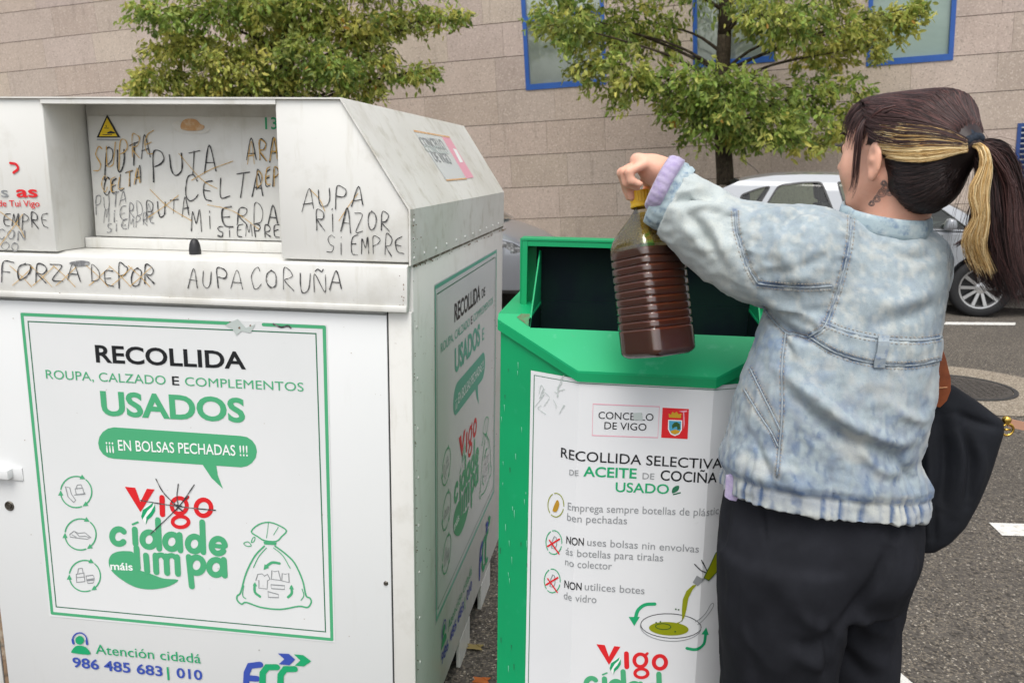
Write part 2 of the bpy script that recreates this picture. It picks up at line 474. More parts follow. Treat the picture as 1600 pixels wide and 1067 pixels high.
    def scrawl(s, word, p0, p1, hpx, m, wpx=2.2, layer=2, jit=.12, gap=.28):
        """hand-written capitals along the line p0-p1 (photo pixels)"""
        n = len(word); r = s.rnd
        for rep in range(1):
            for i, ch in enumerate(word):
                if ch == ' ' or ch not in STROKE: continue
                t0 = (i + r.uniform(0, .08)) / n; t1 = (i + 1 - gap + r.uniform(-.05, .08)) / n
                if ch == 'I': t0, t1 = (i + .1) / n, (i + .5) / n
                hh = hpx * r.uniform(.85, 1.12); sl = r.uniform(-.12, .18); dy = r.uniform(-.12, .1) * hpx
                for st in STROKE[ch]:
                    pts = []
                    for (x, y) in st:
                        x += r.uniform(-jit, jit) * .5; y += r.uniform(-jit, jit) * .5
                        tx = t0 + (t1 - t0) * (x + sl * y)
                        pts.append((p0[0] + (p1[0] - p0[0]) * tx, p0[1] + (p1[1] - p0[1]) * tx - y * hh + dy))
                    s.stroke(pts, wpx * .68 * r.uniform(.7, 1.25), m, layer, smooth=5, jit=.6)
                    if r.random() < .6:    # gone over twice
                        s.stroke([(a + r.uniform(-1.2, 1.2), b + r.uniform(-1.2, 1.2)) for a, b in pts], wpx * .45, m, layer, smooth=5, jit=.6)
    def ellipse(s, c, rx, ry, m, layer=2, fill=True, wpx=2, n=28, a0=0, a1=360, rot=0):
        A = [R_(a0 + (a1 - a0) * i / n) for i in range(n + (0 if a1 - a0 >= 360 else 1))]
        cr, sr = math.cos(R_(rot)), math.sin(R_(rot))
        pts = [(c[0] + rx * math.cos(a) * cr - ry * math.sin(a) * sr, c[1] + rx * math.cos(a) * sr + ry * math.sin(a) * cr) for a in A]
        if fill: s.poly(pts, m, layer)
        else: s.stroke(pts, wpx, m, layer, closed=(a1 - a0 >= 360))
    def build(s, parent, base=.0012):
        out = {}
        for name, items in s.parts.items():
            V = []; Fc = []; MI = []; ml = []
            for v, f, m, off in items:
                if s.xf is not None: v = s.xf(v)
                for fu in s.folds:
                    v, f = cut2d(v, f, fu)
                b = len(V); V += [s.pos(p[0], p[1], base + off) for p in v]
                if m not in ml: ml.append(m)
                Fc += [tuple(b + i for i in q) for q in f]; MI += [ml.index(m)] * len(f)
            if V: out[name] = meshobj(name, V, Fc, [MATS[m] for m in ml], parent, False, MI)
        return out
def cut2d(v, f, u):
    if len(v) == 0 or v[:, 0].min() > u or v[:, 0].max() < u: return v, f
    bm = bmesh.new(); vs = [bm.verts.new((p[0], p[1], 0)) for p in v]
    for q in f:
        try: bm.faces.new([vs[i] for i in q])
        except Exception: pass
    bmesh.ops.bisect_plane(bm, geom=bm.verts[:] + bm.edges[:] + bm.faces[:], plane_co=(u, 0, 0), plane_no=(1, 0, 0), dist=1e-6)
    bm.verts.index_update(); v2 = np.array([(q.co.x, q.co.y) for q in bm.verts]); f2 = [tuple(x.index for x in q.verts) for q in bm.faces]
    bm.free(); return v2, f2
for nm, c in dict(ink_green='#4da878', ink_deep_green='#1fa06a', ink_black='#1d1f22', ink_red='#d8262c', ink_blue='#3a51a8', ink_grey='#8d9092', ink_pale='#eef1ee',
                  ink_olive='#8c9310', ink_gold='#c89b2a', ink_sky='#4fa3c4', ink_pink='#e3a3b3', ink_tree='#33582a', ink_line='#2c6e50', ink_yellow='#e3c21b',
                  ink_faint='#b9c2be', ink_sidegreen='#58ab93', ink_ochre='#b58a2c').items():
    mat(nm, srgb(c), .38, .4)
mat('marker_black', srgb('#38383a'), .6, .3, noise=[(90, (.45, .45, .43), .5, .7, .6)])
mat('marker_grey', srgb('#77787a'), .6, .3, noise=[(120, (.6, .6, .58), .45, .65, .6)])
mat('marker_ochre', srgb('#c79a3c'), .6, .3, noise=[(120, (.7, .68, .6), .45, .7, .6)])
mat('label_white', (.74, .75, .76), .22, .5, noise=[(3, (.66, .68, .69), .4, .7, .4), (60, (.5, .5, .48), .68, .8, .25)])
mat('poster_white', (.74, .75, .75), .2, .5, noise=[(2.2, (.66, .69, .68), .4, .7, .4), (40, (.5, .5, .47), .68, .8, .25)])
# ---------------------------------------------------------------- ground, building, trees
asph = mat('asphalt', srgb('#5b5650'), .85, .3, noise=[(.5, srgb('#4c4843'), .4, .65, .6), (2.6, srgb('#6a645c'), .5, .7, .5), (60, srgb('#3a3632'), .45, .6, .75), (190, srgb('#857b6c'), .74, .8, .7, 'vor'), (160, srgb('#c9c0b0'), .972, .978, .6, 'vor'), (.25, srgb('#4a4641'), .5, .62, .5), (1.3, srgb('#746d64'), .6, .72, .4), (95, srgb('#2b2825'), .88, .9, .7, 'vor')], bump=[(90, .5, .006), (30, .2, .006)])
paint = mat('road_paint', srgb('#d8d6d0'), .7, .3, noise=[(40, srgb('#8d8880'), .5, .72, .7), (140, srgb('#6d685f'), .62, .7, .8)], bump=[(90, .3, .003)])
me_ = MB(); me_.add([(-60, -8, 0), (60, -8, 0), (60, 60, 0), (-60, 60, 0)], [(0, 1, 2, 3)])
o = me_.build('road', asph); o['kind'] = 'structure'
# wall frame: the building stands plumb, the street under it slopes
BD = np.array([.991, -.122, .062]); BD = BD / np.linalg.norm(BD)
BU = np.array([-.068, -.051, .996]); BU = nrm(BU - BD * (BU @ BD)); BN = -np.cross(BD, BU)      # BN away from the camera?
if BN[1] < 0: BN = -BN
BO = np.array([0, 13.2, 0])
def bpt(px, py): 
    p = onplane(px, py, BO, BN); return float((p - BO) @ BD), float((p - BO) @ BU)
def bw(s, t, off=0.): return BO + BD * s + BU * t - BN * off         # off towards the street
# pavement in front of the building
def wallbase(s): 
    # ground line under the wall
    t = -(BO[2] + BD[2] * s) / BU[2]; return bw(s, t)
pa, pb2 = wallbase(-40), wallbase(40); dn = nrm((pb2 - pa) * (1, 1, 0)); nn_ = np.array([dn[1], -dn[0], 0])     # towards the street
if nn_[1] > 0: nn_ = -nn_
conc = mat('pavement_slab', srgb('#8f897f'), .85, .3, noise=[(3, srgb('#7a746a'), .4, .65, .6), (80, srgb('#6a655c'), .5, .65, .5)], bump=[(60, .3, .004)])
m = MB(); KW = 2.6
P0, P1 = pa * (1, 1, 0), pb2 * (1, 1, 0)
m.prism([tuple(P0 - nn_ * 3 + (0, 0, .004)), tuple(P1 - nn_ * 3 + (0, 0, .004)), tuple(P1 + nn_ * (KW - .15) + (0, 0, .004)), tuple(P0 + nn_ * (KW - .15) + (0, 0, .004))], (0, 0, .126))
o = m.build('pavement', conc); o['kind'] = 'structure'
m = MB(); m.prism([tuple(P0 + nn_ * (KW - .149) + (0, 0, .004)), tuple(P1 + nn_ * (KW - .149) + (0, 0, .004)), tuple(P1 + nn_ * KW + (0, 0, .004)), tuple(P0 + nn_ * KW + (0, 0, .004))], (0, 0, .129))
o = m.build('kerb', mat('kerb_stone', srgb('#a09a90'), .8, .3, noise=[(90, srgb('#7d776d'), .45, .6, .6)])); o['kind'] = 'structure'
# markings
def mark(name, pts, label=None):
    m = MB(); m.add([onz(*p, .004) for p in pts], [(0, 1, 2, 3)]); o = m.build(name, paint); o['kind'] = 'structure'; return o
mark('road_marking', [(1478, 503), (1587, 504), (1586, 508), (1474, 507)])
mark('road_marking', [(1545, 816), (1720, 822), (1735, 841), (1566, 836)])
mark('road_marking', [(1395, 1040), (1428, 1068), (1470, 1110), (1395, 1110)])
# manhole
mc = onz(1500, 606, 0)
m = MB(); T_ = lambda z: Matrix.Translation(Vector((mc[0], mc[1], z)))
m.lathe([(0, .0), (.0, .0), (.70, .0)], 48, T_(.0045)); o = m.build('concrete_patch', mat('patch_concrete', srgb('#857a6b'), .9, .3, noise=[(50, srgb('#6b6255'), .45, .6, .7), (140, srgb('#b9b0a0'), .75, .8, .7, 'vor')], bump=[(70, .4, .005)])); o['kind'] = 'structure'
mh = thing('manhole_cover', 'round dark iron manhole cover set in a concrete ring in the road', 'manhole cover', tuple(mc))
iron = mat('cast_iron', srgb('#4b4641'), .6, .5, noise=[(60, srgb('#2c2926'), .45, .6, .8)], bump=[(50, .4, .004)])
m = MB(); m.lathe([(.36, .004), (.36, .012), (.33, .012), (.33, .0055)], 48, Matrix.Translation(Vector((mc[0], mc[1], 0)))); m.build('frame', mat('iron_rim', (.03, .03, .03), .6), mh)
m = MB(); m.lathe([(0, .0105), (.325, .0105), (.325, .005)], 48, Matrix.Translation(Vector((mc[0], mc[1], 0))))
for i in range(-6, 7):
    for j in range(-6, 7):
        if math.hypot(i, j) * .046 < .29: m.box(mc[0] + i * .046 - .016, mc[0] + i * .046 + .016, mc[1] + j * .046 - .016, mc[1] + j * .046 + .016, .0106, .0135)
m.build('lid', iron, mh)
# small litter by the bins
rl = random.Random(4)
for i, (px, py) in enumerate(((752, 1062), (742, 1010))):
    c = onz(px, py, .008); pts = [c + .024 * np.array([math.cos(a) * (1.6 if k % 2 else .8), math.sin(a) * .7, .1 * math.sin(3 * a)]) for k, a in enumerate(np.linspace(0, 6.28, 9)[:-1])]
    m = MB(); m.add(pts, [tuple(range(8))]); m.prism(pts[:3], (0, 0, .002)); o = m.build('fallen_leaf', mat('dry_leaf' + 'ab'[i], srgb(('#b5632a', '#8a7a4a')[i]), .8))
    tag(o, ('orange dry leaf lying on the road between the two bins', 'dull brown dry leaf on the road beside the clothes bin')[i], 'leaf')

# ---- building
gran = mat('granite', attr='Col', rough=.8, spec=.3, noise=[(1.1, srgb('#9a8b80'), .42, .7, .35), (130, srgb('#75685e'), .5, .68, .45), (75, srgb('#d8cabd'), .82, .86, .55, 'vor'), (75, srgb('#5b5049'), .92, .94, .5, 'vor'), (2.2, srgb('#5d544c'), .58, .8, .35, 'noise', (4, 4, .5))], bump=[(120, .25, .004)])
bl = thing('building', 'office building clad in pinkish grey granite panels with blue framed windows', 'building', tuple(wallbase(0)))
# courses
_, t0 = bpt(780, 245.6); _, t1 = bpt(780, 195); CH = abs(t1 - t0)
s_of = lambda px, py: bpt(px, py)[0]
wins = []
for (xl, yl, xr, yr, ylt) in ((822, 141, 948, 133, 96), (1083, 103, 1211, 101, 60), (1353, 103, 1489, 96, 60), (548, 140, 670, 134, 60)):
    a_, b_ = bpt(xl, yl), bpt(xr, yr); wins.append((a_[0], b_[0], (a_[1] + b_[1]) / 2))
wh = 2.3; wins = wins[:3]
sp = wins[1][0] - wins[0][0]
lv = (bpt(1590, 193)[0], bpt(1590, 193)[1])
V = []; F = []; CL = []
rp = random.Random(11)
smin, smax = -22, 16
kmin, kmax = -9, 12
holes = [(w0, w1, tb, tb + wh) for (w0, w1, tb) in wins] + [(lv[0], lv[0] + 1.3, lv[1] - 2.4, lv[1])]
gap = .009
holes_eff = []
for k in range(kmin, kmax):
    z0 = t0 + k * CH; z1 = z0 + CH
    cuts = [smin]; s = smin + (k % 2) * .45
    while s < smax: s += rp.choice((.9, 1.05, 1.2)); cuts.append(s)
    for i in range(len(cuts) - 1):
        segs = [(cuts[i], cuts[i + 1], z0, z1)]
        for h in holes:
            nxt = []
            for (a, b, c, d) in segs:
                if b <= h[0] or a >= h[1] or d <= h[2] or c >= h[3]: nxt.append((a, b, c, d)); continue
                if a < h[0]: nxt.append((a, h[0], c, d))
                if b > h[1]: nxt.append((h[1], b, c, d))
                aa, bb = max(a, h[0]), min(b, h[1])
                if c < h[2]: nxt.append((aa, bb, c, h[2]))
                if d > h[3]: nxt.append((aa, bb, h[3], d))
            segs = nxt
        tone = rp.uniform(.9, 1.07); base = np.array(srgb('#bfb0a4')) * tone * np.array([1, rp.uniform(.97, 1.01), rp.uniform(.95, 1.02)])
        for (a, b, c, d) in segs:
            ga, gb_ = (.0015 if a == cuts[i] else 0), (.0015 if b == cuts[i + 1] else 0); gc, gd = (gap if c == z0 else 0), (0)
            if b - a < .02 or d - c < .02: continue
            q = len(V); V += [bw(a + ga, c + gc), bw(b - gb_, c + gc), bw(b - gb_, d - gd), bw(a + ga, d - gd)] + [bw(a + ga, c + gc, -.03), bw(b - gb_, c + gc, -.03), bw(b - gb_, d - gd, -.03), bw(a + ga, d - gd, -.03)]
            F += [(q, q + 1, q + 2, q + 3), (q, q + 4, q + 5, q + 1), (q + 1, q + 5, q + 6, q + 2), (q + 2, q + 6, q + 7, q + 3), (q + 3, q + 7, q + 4, q)]
            CL += [base] * 8
meshobj('stone_cladding', V, F, gran, bl, cols=np.array(CL))
# backing wall behind the joints, with the window openings left free
m = MB(); dk = mat('joint_dark', srgb('#4a423c'), .9)
def bbox(m, s0, s1, t0_, t1_, o0, o1, mi=0):
    v = [bw(s, t, o) for s in (s0, s1) for t in (t0_, t1_) for o in (o0, o1)]
    m.add(v, [(0, 1, 3, 2), (4, 6, 7, 5), (0, 4, 5, 1), (2, 3, 7, 6), (0, 2, 6, 4), (1, 5, 7, 3)], mi)
hs_ = sorted(holes); tb0, tb1 = t0 + kmin * CH, t0 + kmax * CH; x = smin
for h in hs_:
    bbox(m, x, h[0], tb0, tb1, -.3, -.025); bbox(m, h[0], h[1], tb0, h[2], -.3, -.025); bbox(m, h[0], h[1], h[3], tb1, -.3, -.025); x = h[1]
bbox(m, x, smax, tb0, tb1, -.3, -.025)
m.build('wall_core', dk, bl)
blue = mat('blue_frame', srgb('#2b5aa6'), .4, .5, noise=[(6, srgb('#244c90'), .4, .7, .5)])
pane_m = mat('window_pane', srgb('#8fa39b'), .06, .6, coat=.6, noise=[(1.2, srgb('#7d918a'), .4, .7, .5, 'noise', (1, 1, 4))])
pane_d = mat('window_pane_dark', srgb('#a3ada6'), .04, .8, coat=1.0, metal=.45, noise=[(1.6, srgb('#6f786f'), .4, .7, .5)])
for i, (a, b, tb) in enumerate(wins):
    fw = .06; m = MB()
    bbox(m, a + .001, a + fw, tb + .001, tb + wh, -.07, .012); bbox(m, b - fw, b - .001, tb + .001, tb + wh, -.07, .012)
    bbox(m, a + fw + .0005, b - fw - .0005, tb + .001, tb + .085, -.07, .012); bbox(m, a + fw + .0005, b - fw - .0005, tb + .98, tb + 1.05, -.07, .012); bbox(m, a + fw + .0005, b - fw - .0005, tb + wh - .06, tb + wh, -.07, .012)
    f = m.build('window', blue, bl)
    m = MB(); bbox(m, a + fw, b - fw, tb + .086, tb + .979, -.045, -.04); m.build('pane', pane_m if i == 2 else pane_d, f)
    m = MB(); bbox(m, a + fw, b - fw, tb + 1.051, tb + wh - .061, -.045, -.04); m.build('pane', pane_m if i == 2 else pane_d, f)
m = MB(); a, tt = lv; bbox(m, a + .001, a + .05, tt - 2.4, tt - .001, -.07, .012); bbox(m, a + .0505, a + 1.299, tt - .05, tt - .001, -.07, .012); bbox(m, a + 1.25, a + 1.299, tt - 2.4, tt - .0505, -.07, .012)
lo_ = m.build('louvre_door', mat('blue_louvre', srgb('#27447e'), .5), bl)
m = MB()
for k in range(33):
    z = tt - .12 - k * .07; v = [bw(a + .05, z, -.05), bw(a + 1.25, z, -.05), bw(a + 1.25, z + .055, -.01), bw(a + .05, z + .055, -.01)]; m.prism(v, tuple(BN * .004))
m.build('slats', MATS['blue_louvre'], lo_)

# ---- trees
leafm = mat('leaf', attr='Col', rough=.5, spec=.4)
leafm.node_tree.nodes['Principled BSDF'].inputs['Transmission Weight'].default_value = 0
_t = leafm.node_tree; _tl = _t.nodes.new('ShaderNodeBsdfTranslucent'); _ad = _t.nodes.new('ShaderNodeMixShader'); _ad.inputs[0].default_value = .5
_at = [n for n in _t.nodes if n.type == 'ATTRIBUTE'][0]
_t.links.new(_at.outputs['Color'], _tl.inputs[0]); _t.links.new(_t.nodes['Principled BSDF'].outputs[0], _ad.inputs[1]); _t.links.new(_tl.outputs[0], _ad.inputs[2]); _t.links.new(_ad.outputs[0], _t.nodes['Material Output'].inputs[0])
bark = mat('bark', srgb('#4a4034'), .9, .2, noise=[(30, srgb('#2c261f'), .4, .6, .8, 'noise', (3, 3, .6)), (12, srgb('#6d6a52'), .55, .7, .5)], bump=[(40, .8, .02)])
def tree(label, base, ztop, blobs, nleaf, seed, lsz=.1, fork=None):
    """blobs: list of (centre xyz, radius, weight, yellow 0..1)"""
    rng = np.random.RandomState(seed); rd = random.Random(seed)
    t = thing('tree', label, 'tree', tuple(base), 'street trees in front of the building')
    m = MB(); fork = np.array(fork)
    tr = smoothline([base, base + (fork - base) * .35 + (.03, 0, 0), base + (fork - base) * .7 + (-.03, .02, 0), fork], 4)
    m.tube(tr, list(np.linspace(.125, .085, len(tr))), 12)
    top = fork + (.1, 0, ztop - fork[2]); tl = smoothline([fork, fork + (top - fork) * .5 + (-.08, .05, 0), top], 4); m.tube(tl, list(np.linspace(.085, .03, len(tl))), 9)
    m.build('trunk', bark, t, smooth=True)
    twigs = []; m = MB()
    tot = sum(b[2] for b in blobs)
    Lp = []; Lc = []; 
    for (c, r, wgt, yl) in blobs:
        c = np.array(c); q = tr[-1] if c[2] < fork[2] + .3 else tl[min(len(tl) - 1, int((c[2] - fork[2]) / max(.1, top[2] - fork[2]) * len(tl) * .6))]
        allp = tr[len(tr) // 2:] + tl; q = min(allp, key=lambda p_: abs(p_[2] - (c[2] - .35 * math.hypot(c[0] - p_[0], c[1] - p_[1])))); lm = smoothline([q, q * .6 + c * .4 + (rng.normal() * .08, 0, .10), c + (0, 0, .02)], 4); m.tube(lm, list(np.linspace(.026, .007, len(lm))), 6)
        n = int(nleaf * wgt / tot); ntw = max(3, n // 16)
        for _ in range(ntw):
            d = rng.normal(size=3); d /= np.linalg.norm(d); p0 = c + d * np.array(r) * rng.uniform(.15, .75)
            out = d * np.array([1, 1, .5]) + np.array([0, 0, -.05]); L = rng.uniform(.28, .62) * np.mean(r)
            pts = [p0 + out * L * k / 5 + np.array([0, 0, -.42 * L * (k / 5) ** 2]) for k in range(6)]
            if rng.rand() < .55: m.tube(pts, [.007, .006, .005, .004, .003, .002], 4, cap=False)
            tone = rng.rand(); yy = np.clip(yl + rng.normal() * .22, 0, 1)
            for k in range(16):
                u = rng.uniform(.1, 1.05) * 5; i = min(4, int(u)); p = pts[i] + (pts[i + 1] - pts[i]) * (u - i) + rng.normal(size=3) * .036
                Lp.append((p, out)); 
                g = np.array([.25, .37, .075]) * (.6 + .75 * rng.rand()) ; y = np.array([.76, .70, .19]) * (.7 + .5 * rng.rand()); dkc = np.array([.06, .115, .03])
                mixv = np.clip(yy + rng.normal() * .18, 0, 1); col = g * (1 - mixv) + y * mixv
                if tone < .3: col = col * .5 + dkc * .5
                if rng.rand() < .004: col = np.array([.45, .25, .04])
                Lc.append(col)
    m.build('branches', bark, t, smooth=True)
    n = len(Lp); P = np.array([p for p, _ in Lp]); O = np.array([o_ for _, o_ in Lp])
    ax = O * .5 + rng.normal(size=(n, 3)) * .55 + np.array([0, 0, -.55]); ax /= np.linalg.norm(ax, axis=1)[:, None]
    sd_ = np.cross(ax, rng.normal(size=(n, 3))); sd_ /= np.linalg.norm(sd_, axis=1)[:, None]; nm = np.cross(ax, sd_)
    L = (lsz * rng.uniform(.6, 1.25, n))[:, None]; W = L * .21
    v = np.stack([P, P + ax * L * .35 + sd_ * W + nm * L * .06, P + ax * L * .75 + sd_ * W * .75 + nm * L * .02, P + ax * L - nm * L * .10, P + ax * L * .75 - sd_ * W * .75 + nm * L * .02, P + ax * L * .35 - sd_ * W + nm * L * .06, P + ax * L * .5 - nm * L * .02], 1).reshape(-1, 3)
    F = []; b = np.arange(n) * 7
    for tri in ((0, 1, 6), (1, 2, 6), (2, 3, 6), (3, 4, 6), (4, 5, 6), (5, 0, 6)): F.append(np.stack([b + k for k in tri], 1))
    F = np.concatenate(F); c = np.repeat(np.array(Lc), 7, 0)
    meshobj('crown', v, F, leafm, t, cols=c)
    return t
DT = 11.0
def pb_(px, py, rpx, rpy, wgt, yl, dd=0):
    p = onw(px, py, DT + dd); k = DT / FPX; return (p, (rpx * k * .92, (rpx + rpy) / 2 * k * .8, rpy * k * .9), wgt, yl)
b2 = onw(1137, 276, DT); base2 = np.array([b2[0] + .0, b2[1], .135])
base2 = np.array([onw(1139, 276, DT)[0], onw(1139, 276, DT)[1], .135])
f2 = onw(1132, 55, DT)
blobs2 = [pb_(885, 42, 70, 34, 1.9, .35, -.3), pb_(955, 45, 70, 50, 2.2, .35, .2), pb_(880, 20, 60, 40, 1.5, .3, .4), pb_(930, 105, 55, 40, 1.3, .4, -.2), pb_(985, 115, 45, 50, 1.5, .45, -.4), pb_(965, 148, 28, 26, .35, .4, -.3), pb_(1020, 40, 60, 60, 2, .35, .5),
          pb_(1075, 125, 65, 45, 2.2, .1, -.5), pb_(1140, 140, 85, 45, 3.6, .1, -.6), pb_(1110, 185, 75, 40, 2.8, .14, -.5), pb_(1200, 190, 80, 42, 2.8, .2, -.4), pb_(1260, 150, 70, 55, 2.5, .2, -.1), pb_(1310, 205, 55, 38, 1.4, .5, 0), pb_(1250, 225, 45, 22, .6, .55, -.2), pb_(1330, 140, 45, 45, .9, .25, 0), pb_(1060, 160, 45, 35, 1.1, .3, -.3), pb_(1165, 215, 50, 22, .8, .25, -.4),
          pb_(1230, 25, 80, 50, 2.8, .3, -.4), pb_(1310, 40, 80, 50, 2.6, .55, .1), pb_(1390, 35, 60, 35, 1.7, .6, .2), pb_(1280, 85, 60, 38, 1.6, .6, .3), pb_(1360, 75, 42, 25, .6, .6, 0), pb_(1430, 12, 40, 22, .7, .5, .1), pb_(1180, 15, 60, 35, 1, .3, -.5),
          pb_(1100, -60, 200, 70, 4, .3, 0), pb_(1280, -60, 150, 70, 3, .4, 0), pb_(950, -50, 120, 60, 2.5, .3, 0), pb_(1130, -170, 200, 80, 3, .3, 0)]
tree('tree with green and yellowing leaves, its dark trunk rising behind the silver-white hatchback', base2, f2[2] + 2.2, blobs2, 22000, 3, .090, f2)
f1 = onw(452, 30, DT); base1 = np.array([onw(440, 276, DT)[0], onw(440, 276, DT)[1], .135])
blobs1 = [pb_(260, 20, 70, 32, 1.4, .1, -.4), pb_(350, 12, 70, 40, 1.8, .2, -.3), pb_(290, 75, 75, 42, 2.4, .55, 0), pb_(370, 90, 80, 50, 3.2, .6, -.2), pb_(255, 122, 55, 30, 1.4, .45, 0), pb_(330, 138, 70, 30, 2, .5, .1), pb_(430, 50, 60, 50, 2, .55, .2), pb_(440, 130, 80, 40, 2.8, .45, .1), pb_(480, 85, 60, 45, 2, .3, -.4), pb_(520, 110, 55, 35, 1.8, .15, -.4), pb_(540, 40, 75, 45, 2.6, .6, 0), pb_(585, 90, 50, 42, 1.4, .5, 0),
          pb_(560, 135, 55, 22, 1, .45, 0), pb_(640, 115, 45, 18, .6, .4, .1), pb_(670, 110, 28, 12, .25, .45, .1), pb_(625, 30, 60, 28, 1.2, .5, .1), pb_(690, 25, 45, 20, .6, .3, 0), pb_(720, 28, 30, 14, .3, .2, 0), pb_(480, 10, 60, 40, 1.6, .3, -.2), pb_(410, 15, 50, 35, 1.4, .4, -.3), pb_(215, 140, 22, 14, .25, .5, 0),
          pb_(330, -50, 160, 60, 3.5, .4, 0), pb_(560, -45, 150, 60, 3.5, .4, 0), pb_(450, -150, 200, 80, 3, .4, 0), pb_(440, 190, 100, 40, 1.5, .4, 0)]
tree('tree with dense yellow-green leaves rising above the white clothes bin', base1, f1[2] + 2.0, blobs1, 25000, 8, .082, f1)
# ---------------------------------------------------------------- the clothes bin
YF, XR, XL = 1.751, -.475, -1.64
XRT, XLT, ZC, ZT = -.621, -1.494, 1.404, 1.629      # chamfered top
YB = 3.01
mat('bin_white', (.72, .715, .68), .34, .5, noise=[(1.6, (.62, .62, .58), .45, .75, .5), (14, (.55, .54, .48), .58, .75, .35), (55, (.28, .22, .15), .71, .78, .6), (5, (.46, .43, .34), .58, .78, .5, 'noise', (6, 6, .8)), (9, (.5, .48, .42), .55, .72, .45)], bump=[(5, .04, .02)])
mat('bin_roof_white', (.72, .71, .67), .4, .5, noise=[(2, (.56, .54, .48), .4, .7, .7), (18, (.42, .39, .31), .53, .72, .6), (70, (.2, .16, .1), .68, .76, .7), (5, (.46, .44, .37), .55, .75, .4, 'noise', (1.2, 3, 3))], bump=[(5, .05, .02)])
mat('door_white', (.745, .755, .75), .25, .5, noise=[(1.5, (.69, .71, .71), .4, .7, .4), (45, (.42, .4, .36), .72, .8, .35), (4, (.62, .62, .58), .6, .8, .3, 'noise', (5, 5, .7))], bump=[(3, .03, .02)])
mat('gap_black', (.02, .02, .02), .8)
mat('rubber_black', (.02, .02, .022), .5)
mat('rust', (.23, .15, .09), .85, noise=[(60, (.05, .04, .03), .5, .65, .8), (25, (.5, .45, .36), .5, .7, .6)])
mat('rivet_white', (.6, .6, .57), .4)
cb = thing('clothes_bin', 'white metal clothes collection bin covered in black graffiti with a green printed poster', 'clothes bin', (-1.05, 2.3, 0))
# lower body
m = MB(); m.box(XL, XR, YF + .02, YB, .09, 1.283)
body = sharp(m.build('body', MATS['bin_white'], cb, bevel=.004))
# leg plates of the side skirts and the channels below
m = MB()
for (ya, yb) in ((1.80, 1.98), (2.27, 2.42), (2.62, 2.80)):
    for xs in (XR - .012, XL):
        m.box(xs, xs + .012, ya, yb, 0, .088)
m.build_each('leg', MATS['bin_white'], cb)
m = MB()
for y0 in (2.30, 2.65, 1.86): m.box(XL + .03, XR - .02, y0, y0 + .09, .001, .06)
m.build_each('base_channel', MATS['gap_black'], cb)
# frame strip and door
m = MB(); m.box(XL, -1.575, YF + .001, YF + .019, .09, 1.184); m.box(-.527, XR, YF + .001, YF + .019, .09, 1.184)
m.box(-1.574, -.528, YF + .001, YF + .019, .09, .12)
m.build_each('door_frame', MATS['bin_white'], cb, bevel=.0015)
m = MB(); m.box(-1.574, -1.5716, YF + .004, YF + .019, .121, 1.183); m.box(-.5304, -.528, YF + .004, YF + .019, .121, 1.183)
m.build_each('door_gap', MATS['gap_black'], cb)
m = MB(); m.box(-1.5585, -.5306, YF, YF + .019, .1225, 1.176); door = sharp(m.build('door', MATS['door_white'], cb, bevel=.0015))
m = MB(); m.box(-1.5714, -1.5588, YF + .003, YF + .019, .121, 1.183); m.build('rusty_edge', MATS['rust'], cb)
# hinge and lock at the door
hp = ony(15, 737, YF); m = MB(); m.box(hp[0] - .10, hp[0] + .012, YF - .022, YF - .0005, hp[2] - .012, hp[2] + .012); m.box(hp[0] - .1, hp[0] + .036, YF - .0035, YF - .0005, hp[2] - .02, hp[2] + .014)
m.build('hinge', MATS['door_white'], door, bevel=.002)
lp = ony(15, 790, YF); m = MB(); Mx = Matrix.Translation(Vector(lp)) @ Matrix.Rotation(R_(90), 4, 'X')
m.lathe([(0, .004), (.006, .004), (.0065, .002), (.011, .003), (.0125, .0015), (.0125, -.001)], 20, Mx); m.build('lock', mat('lock_steel', (.16, .15, .13), .4, metal=.8, noise=[(300, (.05, .04, .03), .45, .6, .8)]), door)
lp = ony(603, 911, YF); m = MB(); m.lathe([(0, .003), (.004, .003), (.006, 0)], 12, Matrix.Translation(Vector(lp)) @ Matrix.Rotation(R_(90), 4, 'X')); m.build('lock', MATS['lock_steel'], door)
# ledge across the front
m = MB()
pr = [(YF - .012, 1.186), (YF - .012, 1.284), (YF + .03, 1.292), (YF + .16, 1.292), (YF + .16, 1.2845), (YF + .0205, 1.2845), (YF + .0005, 1.1865)]
m.prism([(XL - .001, y, z) for y, z in pr], (XR - XL - .004, 0, 0)); m.box(XL - .001, XR - .006, YF - .016, YF - .0122, 1.186, 1.2)
ledge = sharp(m.build('ledge', MATS['bin_white'], cb, bevel=.002))
# upper body: two front panels, chamfered sides, roof
def sec(x0):  return x0
XPL, XPR = -1.304, -.765       # recess between the panels
YH = 1.875                     # hatch plane
m = MB()
Z0 = 1.2925
m.prism([(XPR, YF, Z0), (XR - .004, YF, Z0), (XR - .004, YF, ZC), (XRT, YF, ZT), (XPR, YF, ZT)], (0, YH + .03 - YF, 0))
m.build('right_panel', MATS['bin_white'], cb, bevel=.0025)
m = MB()
m.prism([(XL + .004, YF, Z0), (XPL, YF, Z0), (XPL, YF, ZT), (XLT, YF, ZT), (XL + .004, YF, ZC)], (0, YH + .03 - YF, 0))
m.build('left_panel', MATS['bin_white'], cb, bevel=.0025)
m = MB()
m.prism([(XL, YH + .0305, 1.2835), (XR, YH + .0305, 1.2835), (XR, YH + .0305, ZC), (XRT, YH + .0305, ZT), (XLT, YH + .0305, ZT), (XL, YH + .0305, ZC)], (0, YB - YH - .0305, 0))
m.build('upper_body', MATS['bin_white'], cb)
m = MB(); t = .004      # sheet roof with a small lip, bent over the chamfers
